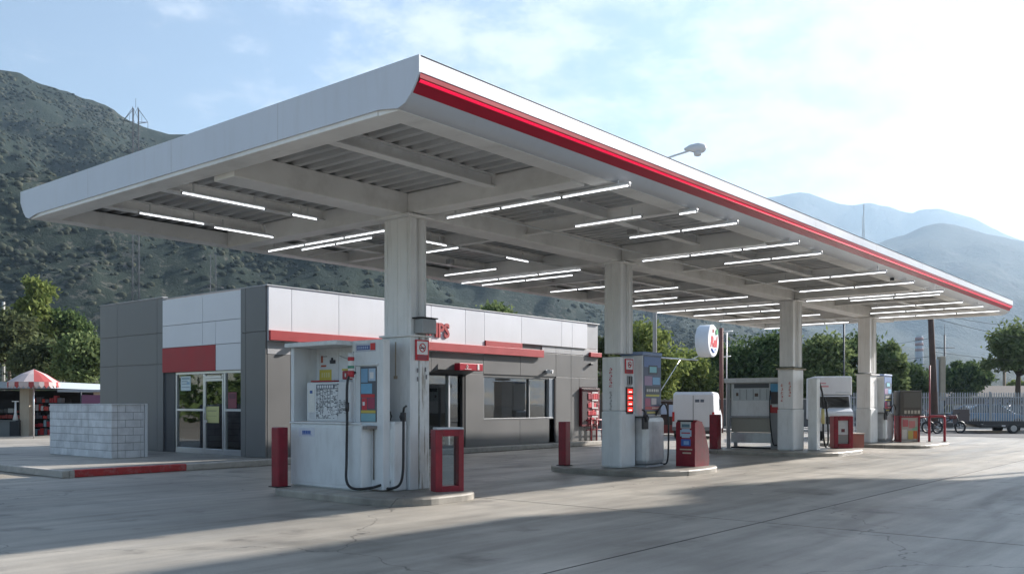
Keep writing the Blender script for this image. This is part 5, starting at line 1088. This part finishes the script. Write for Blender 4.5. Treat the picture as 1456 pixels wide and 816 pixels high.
local_building('boundary_wall', 'long dark grey boundary wall behind the white vans', 'wall', 1040, 56, VR, [('wall', M('dark_wall', (.12,.12,.12), .9, var=.3), [(-8.5,6.2,0,.25,0,1.75)]), ('coping', kerb_m, [(-8.6,6.3,-.05,.3,1.752,1.83)])])
local_building('kiosk', 'dark wooden kiosk with stacked goods just right of the second column', 'kiosk', 951, 43, VR, [('cabin', wood_m, [(-.55,.5,0,1,.1,1.6)]), ('roof', flat((.2,.17,.15)), [(-.6,.6,-.1,1.1,1.602,1.68)]), ('poster', flat((.45,.5,.6)), [(-.45,-.1,-.02,-.001,1.0,1.5),(.0,.3,-.02,-.001,.9,1.45)]), ('red_base', flat((.25,.05,.04)), [(-.5,.5,-.05,-.001,.1,.5)]), ('side_board', flat((.35,.16,.10)), [(.505,.6,0,.1,.1,1.4)])])
t = local_building('picket_gate', 'low dark railing gate behind the hoop barrier', 'gate', 1352, 47.5, VR, [('rail', dark_m, [(-1.2,1.0,0,.04,.9,.96),(-1.2,1.0,0,.04,.3,.34)]), ('panel', flat((.10,.08,.08)), [(.1,.95,-.05,0,.45,1.2)])])
# two motorcycles parked by the pole (dark shapes in the photo)
def moto(px, D, rz, lab):
    x, y, _ = at(px, 600, D); t = thing('motorcycle', lab, 'motorcycle', (x, y, 0), rz, 'motorcycles parked at the kerb')
    for xx in (-.65,.65):
        m = MB(); pts = [(xx+.28*math.cos(a),0,.31+.28*math.sin(a)) for a in np.linspace(0,2*math.pi,17)]; m.tube(pts, .05, 6, False); w_ = m.build('wheel', tyre_m, t, local=True); m = MB(); m.tube([(xx,-.06,.31),(xx,.06,.31)], .06, 8)
        for a in (0,.8,1.6,2.4): m.tube([(xx-.25*math.cos(a),0,.31-.25*math.sin(a)),(xx+.25*math.cos(a),0,.31+.25*math.sin(a))], .008, 4)
        m.build('spokes', rim_m, w_, local=True)
    m = MB(); m.tube([(.65,0,.31),(.42,0,.95)], .03, 6); m.tube([(.42,0,.95),(.1,0,.7),(-.3,0,.5),(-.65,0,.31)], .04, 6); m.box(-.25,.2,-.12,.12,.3,.55,.04); m.build('frame', black_pl, t, local=True)
    m = MB(); m.box(-.02,.40,-.12,.12,.72,.92,.06); m.build('tank', flat((.12,.02,.02), .2), t, local=True); m = MB(); m.box(-.75,-.02,-.12,.12,.74,.84,.03); m.build('seat', black_rub, t, local=True)
    m = MB(); m.tube([(.38,-.32,1.02),(.42,0,.98),(.38,.32,1.02)], .018, 6); m.build('handlebar', black_pl, t, local=True)
moto(1349, 46, VR+.2, 'dark motorcycle parked right of the leaning wooden pole'); moto(1300, 46.5, VR-.3, 'dark motorcycle parked left of the leaning wooden pole')
# two storey building added unseen, out of frame at right, to shade the near forecourt
bx0, bx1, by0, by1, bh = 24.0, 31.0, -13, .9, 10.9
t = thing('added_shade_building', 'unseen two storey plastered building added right of the frame to shade the forecourt', 'building', (27.5, -7, 0))
m = MB(); m.box(bx0, bx1, by0, by1, 0, bh); m.build('wall', beige, t)
m = MB(); m.box(bx0-.15, bx1+.15, by0-.15, by1+.15, bh+.002, bh+.25, .02); m.build('roof', greyp, t)
for k in range(5):
    for z in (1.0, 5.6):
        m = MB(); m.box(bx0-.06, bx0+.02, by0+1.0+k*2.6, by0+2.3+k*2.6, z, z+1.5); w_ = m.build('window', alu, t); m = MB(); m.box(bx0-.07, bx0-.062, by0+1.08+k*2.6, by0+2.22+k*2.6, z+.08, z+1.42); m.build('pane', car_glass, w_)

# ================================================================== TREES
def tree(px, D, ytop, wpx, ybot, lab, mat, dens=1., seed=1, group='trees behind the station', name='leafy_tree', leaf=.17, elong=1., lean=0.):
    rg = np.random.default_rng(seed); x, y, ztop = at(px, ytop, D); zb_ = max(1.0, at(px, ybot, D)[2]); W = wpx/FPX*D; Hc = ztop-zb_
    t = thing(name, lab, 'tree', (x, y, 0), 0, group)
    cen = np.array([0,0,(ztop+zb_)/2]); rad = np.array([W/2, W/2, Hc/2])
    nC = int(34*dens); C = []
    while len(C) < nC:
        p = rg.uniform(-1, 1, 3); r_ = np.linalg.norm(p)
        if r_ < 1 and r_ > .25 and (p[2] > -.2 or abs(p[0])+abs(p[1]) < 1.1): C.append(p*(.60+.28*rg.random())*(1-.18*max(0,p[2])))
    C = np.array(C)*rad+cen; cr = rg.uniform(.08, .27, nC)*min(W, Hc)*(1 if W < 1.4*Hc else 1.1)
    # trunk and limbs
    m = MB(); tr = max(.08, W*.035); base = Vector((0,0,0)); fork = Vector((rg.uniform(-.2,.2)+lean, rg.uniform(-.2,.2), zb_+Hc*.12))
    m.tube(smooth_path([base, Vector((fork.x*.4, fork.y*.4, fork.z*.5)), fork], 4), tr, 8, radii=[tr*(1.25-.55*k/8) for k in range(9)])
    for k in range(0, nC, 2):
        e = Vector(C[k]); mid = fork.lerp(e, .5)+Vector((0,0,-.05*Hc)); m.tube([fork, mid, e], tr*.3, 5, radii=[tr*.5, tr*.28, tr*.07])
    m.build('trunk', bark, t, local=True)
    nl = int(330*dens)+60; Vs = []
    for c_, r_ in zip(C, cr):
        q = rg.normal(size=(nl, 3)); q /= np.linalg.norm(q, axis=1)[:,None]; q *= (rg.random(nl)**.45)[:,None]*r_*np.array([1.15,1.15,.85])*(1+.7*rg.random((nl,1))**5)
        Vs.append(c_+q)
    P = np.concatenate(Vs); N_ = len(P); a = rg.normal(size=(N_,3)); a /= np.linalg.norm(a,axis=1)[:,None]; b = np.cross(a, rg.normal(size=(N_,3))); b /= np.linalg.norm(b,axis=1)[:,None]
    s = leaf*(D/55)**.7*rg.uniform(.6,1.25,(N_,1)); V = np.stack([P-a*s, P-b*s*.45, P+a*s, P+b*s*.45], 1).reshape(-1,3); F = np.arange(N_*4).reshape(-1,4)
    np_mesh('crown', V, F, mat, t); return t
TR = [(50,62,374,52,520,'tall narrow yellow green tree rising highest at the left',leaf_yel,1.0),
 (16,57,436,84,530,'broad dusty tree at the far left edge behind the parasol',leaf_olive,1.0),
 (92,64,424,70,525,'dark rounded tree behind the stall, left of the shop',leaf_dark,1.1),
 (62,52,474,80,548,'dusty green bushy tree directly above the parasol',leaf_olive,1.1),
 (117,50,466,84,550,'bright green rounded tree touching the shop\'s left edge',leaf_green,1.1),
 (-70,60,400,150,540,'big olive tree partly outside the left edge',leaf_olive,1.2),
 (706,50,420,74,520,'green treetop showing above the shop roof',leaf_green,1.0),
 (857,46,458,30,570,'slim tree just behind the shop\'s far corner',leaf_olive,.7),
 (918,54,446,104,575,'sunlit yellow green tree right of the second column',leaf_yel,1.2),
 (975,60,486,90,580,'sunlit yellow green tree left of the round sign',leaf_yel,1.1),
 (1046,64,470,100,580,'dark dense tree right of the round sign\'s pole',leaf_dark,1.2),
 (1112,62,462,100,585,'dark dense tree behind the third column',leaf_dark,1.2),
 (1172,58,458,90,590,'mid green tree between the third and fourth columns',leaf_green,1.2),
 (1218,63,462,86,585,'dark green tree just left of the fourth column',leaf_dark,1.1),
 (1264,60,466,54,575,'bright green upright tree right of the fourth column',leaf_green,1.0),
 (1297,66,518,62,580,'low dark shrubby tree left of the leaning pole',leaf_dark,1.0),
 (1373,76,500,66,572,'dark feathery tree right of the leaning pole',leaf_dark,1.0),
 (1446,60,450,120,545,'large airy light green tree at the right edge',leaf_green,.8),
 (1452,88,538,40,580,'small yellow green tree low at the right edge',leaf_yel,.8),
 (1345,95,535,50,585,'small distant tree behind the billboard',leaf_olive,.8)]
for k, (px, D, yt, wp, yb2, lb, mt, dn) in enumerate(TR): tree(px, D, yt, wp, yb2, lb, mt, dn, seed=20+k, name='dark_leafy_tree' if mt is leaf_dark else 'leafy_tree')
def added_shade_tree(x, y, h, zb_, w, seed, lab):
    D = x*CT+y*ST; px = 728+FPX*(x*ST-y*CT)/D; yy = lambda z: HZ-(z-EYE)*FPX/D
    tree(px, D, yy(h), w*FPX/D, yy(zb_), lab, leaf_green, 1.0, seed=seed, leaf=.25)
added_shade_tree(31.9, 1.1, 10.4, 6.4, 3.2, 91, 'unseen tree added behind the shading building to break up its shadow edge')  # out-of-frame tree added to dapple the edge of the foreground shade
# far belt of trees along the foot of the hills
N_ = 60000; rg = np.random.default_rng(4); pxs = rg.uniform(-500, 1900, N_); Ds = rg.uniform(85, 125, N_); cl_ = np.sin(pxs*.045)*1.2+np.sin(pxs*.11+Ds*.3)*.9+2.2+np.clip(2.5*np.exp(-((pxs-1050)/200)**2),0,9)
lat = (pxs-728)/FPX*Ds; P = np.stack([Ds*CT+lat*ST, Ds*ST-lat*CT, rg.random(N_)**.8*np.maximum(cl_*1.1,1.5)], 1)
P = P[(pxs < 1290) | (P[:,2] < 2.0)]
aR = np.radians(rg.uniform(100, 302, 45000)); rR = rg.uniform(52, 75, 45000); hR = 5.0+np.sin(aR*17)*1.6+np.sin(aR*41)*1.2
P = np.concatenate([P, np.stack([rR*np.cos(aR), rR*np.sin(aR), rg.random(45000)**.8*hR], 1)]); N_ = len(P)
a = rg.normal(size=(N_,3)); a /= np.linalg.norm(a,axis=1)[:,None]; b = np.cross(a, rg.normal(size=(N_,3))); b /= np.linalg.norm(b,axis=1)[:,None]; s = rg.uniform(.25,.6,(N_,1))
o = np_mesh('tree_belt', np.stack([P-a*s,P-b*s*.5,P+a*s,P+b*s*.5],1).reshape(-1,3), np.arange(N_*4).reshape(-1,4), leaf_dark); tag(o, 'dense dark belt of trees round the valley floor at the foot of the hills', None, kind='stuff')

# ================================================================== AIR
hz_ = MB().box(-900, 3900, -1600, 3900, -2, 760)
hm = bpy.data.materials.new('hazy_air'); hm.use_nodes = True; nt = hm.node_tree; nt.nodes.clear(); o_ = nt.nodes.new('ShaderNodeOutputMaterial'); pvn = nt.nodes.new('ShaderNodeVolumePrincipled')
pvn.inputs['Color'].default_value = (.56,.77,1,1); pvn.inputs['Density'].default_value = HAZE; pvn.inputs['Anisotropy'].default_value = .35; lnk(nt, pvn.outputs[0], o_.inputs['Volume'])
ho = hz_.build('haze', hm); tag(ho, 'thin bluish haze filling the valley air', None, kind='stuff')
# ================================================================== SKY AND SUN
SUN_AZ, SUN_EL = math.radians(-17), math.radians(26)
W = bpy.data.worlds.new('World'); SC.world = W; W.use_nodes = True; nt = W.node_tree; N = nt.nodes; bg = N['Background']
sky = N.new('ShaderNodeTexSky'); sky.sky_type = 'NISHITA'; sky.sun_disc = False; sky.sun_elevation = SUN_EL; sky.sun_rotation = math.pi/2-SUN_AZ; sky.dust_density = .6; sky.ozone_density = 3.2; sky.air_density = 1.25
tc = N.new('ShaderNodeTexCoord'); sp = N.new('ShaderNodeSeparateXYZ'); lnk(nt, tc.outputs['Generated'], sp.inputs[0])
mz = N.new('ShaderNodeMath'); mz.operation = 'ADD'; mz.inputs[1].default_value = .18; lnk(nt, sp.outputs['Z'], mz.inputs[0])
dv = N.new('ShaderNodeVectorMath'); dv.operation = 'DIVIDE'; cb = N.new('ShaderNodeCombineXYZ')
for i in range(3): lnk(nt, mz.outputs[0], cb.inputs[i])
lnk(nt, tc.outputs['Generated'], dv.inputs[0]); lnk(nt, cb.outputs[0], dv.inputs[1])
n1 = N.new('ShaderNodeTexNoise'); n1.inputs['Scale'].default_value = 5.0; n1.inputs['Detail'].default_value = 12; n1.inputs['Roughness'].default_value = .66; n1.inputs['Distortion'].default_value = .15; lnk(nt, dv.outputs[0], n1.inputs['Vector'])
n2 = N.new('ShaderNodeTexNoise'); n2.inputs['Scale'].default_value = .9; n2.inputs['Detail'].default_value = 3; lnk(nt, dv.outputs[0], n2.inputs['Vector'])
# clouds thicken towards the side the sun is on
dt = N.new('ShaderNodeVectorMath'); dt.operation = 'DOT_PRODUCT'; dt.inputs[1].default_value = (math.cos(SUN_AZ), math.sin(SUN_AZ), .1); lnk(nt, tc.outputs['Generated'], dt.inputs[0])
r0 = N.new('ShaderNodeMapRange'); r0.inputs[1].default_value = -.1; r0.inputs[2].default_value = .62; r0.inputs[3].default_value = -.22; r0.inputs[4].default_value = .13; lnk(nt, dt.outputs['Value'], r0.inputs[0])
a1 = N.new('ShaderNodeMath'); a1.operation = 'ADD'; lnk(nt, n1.outputs['Fac'], a1.inputs[0]); lnk(nt, r0.outputs[0], a1.inputs[1])
a2 = N.new('ShaderNodeMath'); a2.operation = 'MULTIPLY_ADD'; a2.inputs[1].default_value = .35; lnk(nt, n2.outputs['Fac'], a2.inputs[0]); lnk(nt, a1.outputs[0], a2.inputs[2])
r1 = N.new('ShaderNodeMapRange'); r1.interpolation_type = 'SMOOTHSTEP'; r1.inputs[1].default_value = .64; r1.inputs[2].default_value = .92; r1.inputs[3].default_value = .16; r1.inputs[4].default_value = .9; lnk(nt, a2.outputs[0], r1.inputs[0])
mx = N.new('ShaderNodeMix'); mx.data_type = 'RGBA'; lnk(nt, r1.outputs[0], mx.inputs['Factor']); lnk(nt, sky.outputs[0], mx.inputs['A']); mx.inputs['B'].default_value = CLOUDC
lnk(nt, mx.outputs['Result'], bg.inputs[0]); bg.inputs[1].default_value = SKYS
sd = bpy.data.lights.new('sun', 'SUN'); sd.energy = SUNS; sd.angle = math.radians(.9); sd.color = (1, .945, .885)
so = bpy.data.objects.new('sun', sd); COL.objects.link(so); dsun = Vector((math.cos(SUN_AZ)*math.cos(SUN_EL), math.sin(SUN_AZ)*math.cos(SUN_EL), math.sin(SUN_EL))); so.rotation_euler = dsun.to_track_quat('Z', 'Y').to_euler(); so.location = (20,-10,30)
# ================================================================== CAMERA
cd = bpy.data.cameras.new('camera'); cam = bpy.data.objects.new('camera', cd); COL.objects.link(cam); SC.camera = cam
cd.sensor_fit = 'HORIZONTAL'; cd.sensor_width = 36; cd.lens = FPX*36/1456; cd.shift_y = (HZ-408)/1456; cd.clip_start = .1; cd.clip_end = 12000
cam.location = (0,0,EYE); cam.rotation_euler = (math.pi/2, 0, TH-math.pi/2)
SC.render.engine = 'CYCLES'; SC.cycles.use_denoising = True; SC.cycles.max_bounces = 7; SC.cycles.diffuse_bounces = 4; SC.cycles.glossy_bounces = 3; SC.cycles.transparent_max_bounces = 10; SC.cycles.volume_bounces = 0
SC.cycles.caustics_reflective = False; SC.cycles.caustics_refractive = False; SC.cycles.sample_clamp_indirect = 6
SC.view_settings.view_transform = 'Standard'; SC.view_settings.look = 'None'; SC.view_settings.gamma = 1; SC.view_settings.exposure = EXPO; SC.view_settings.use_curve_mapping = False
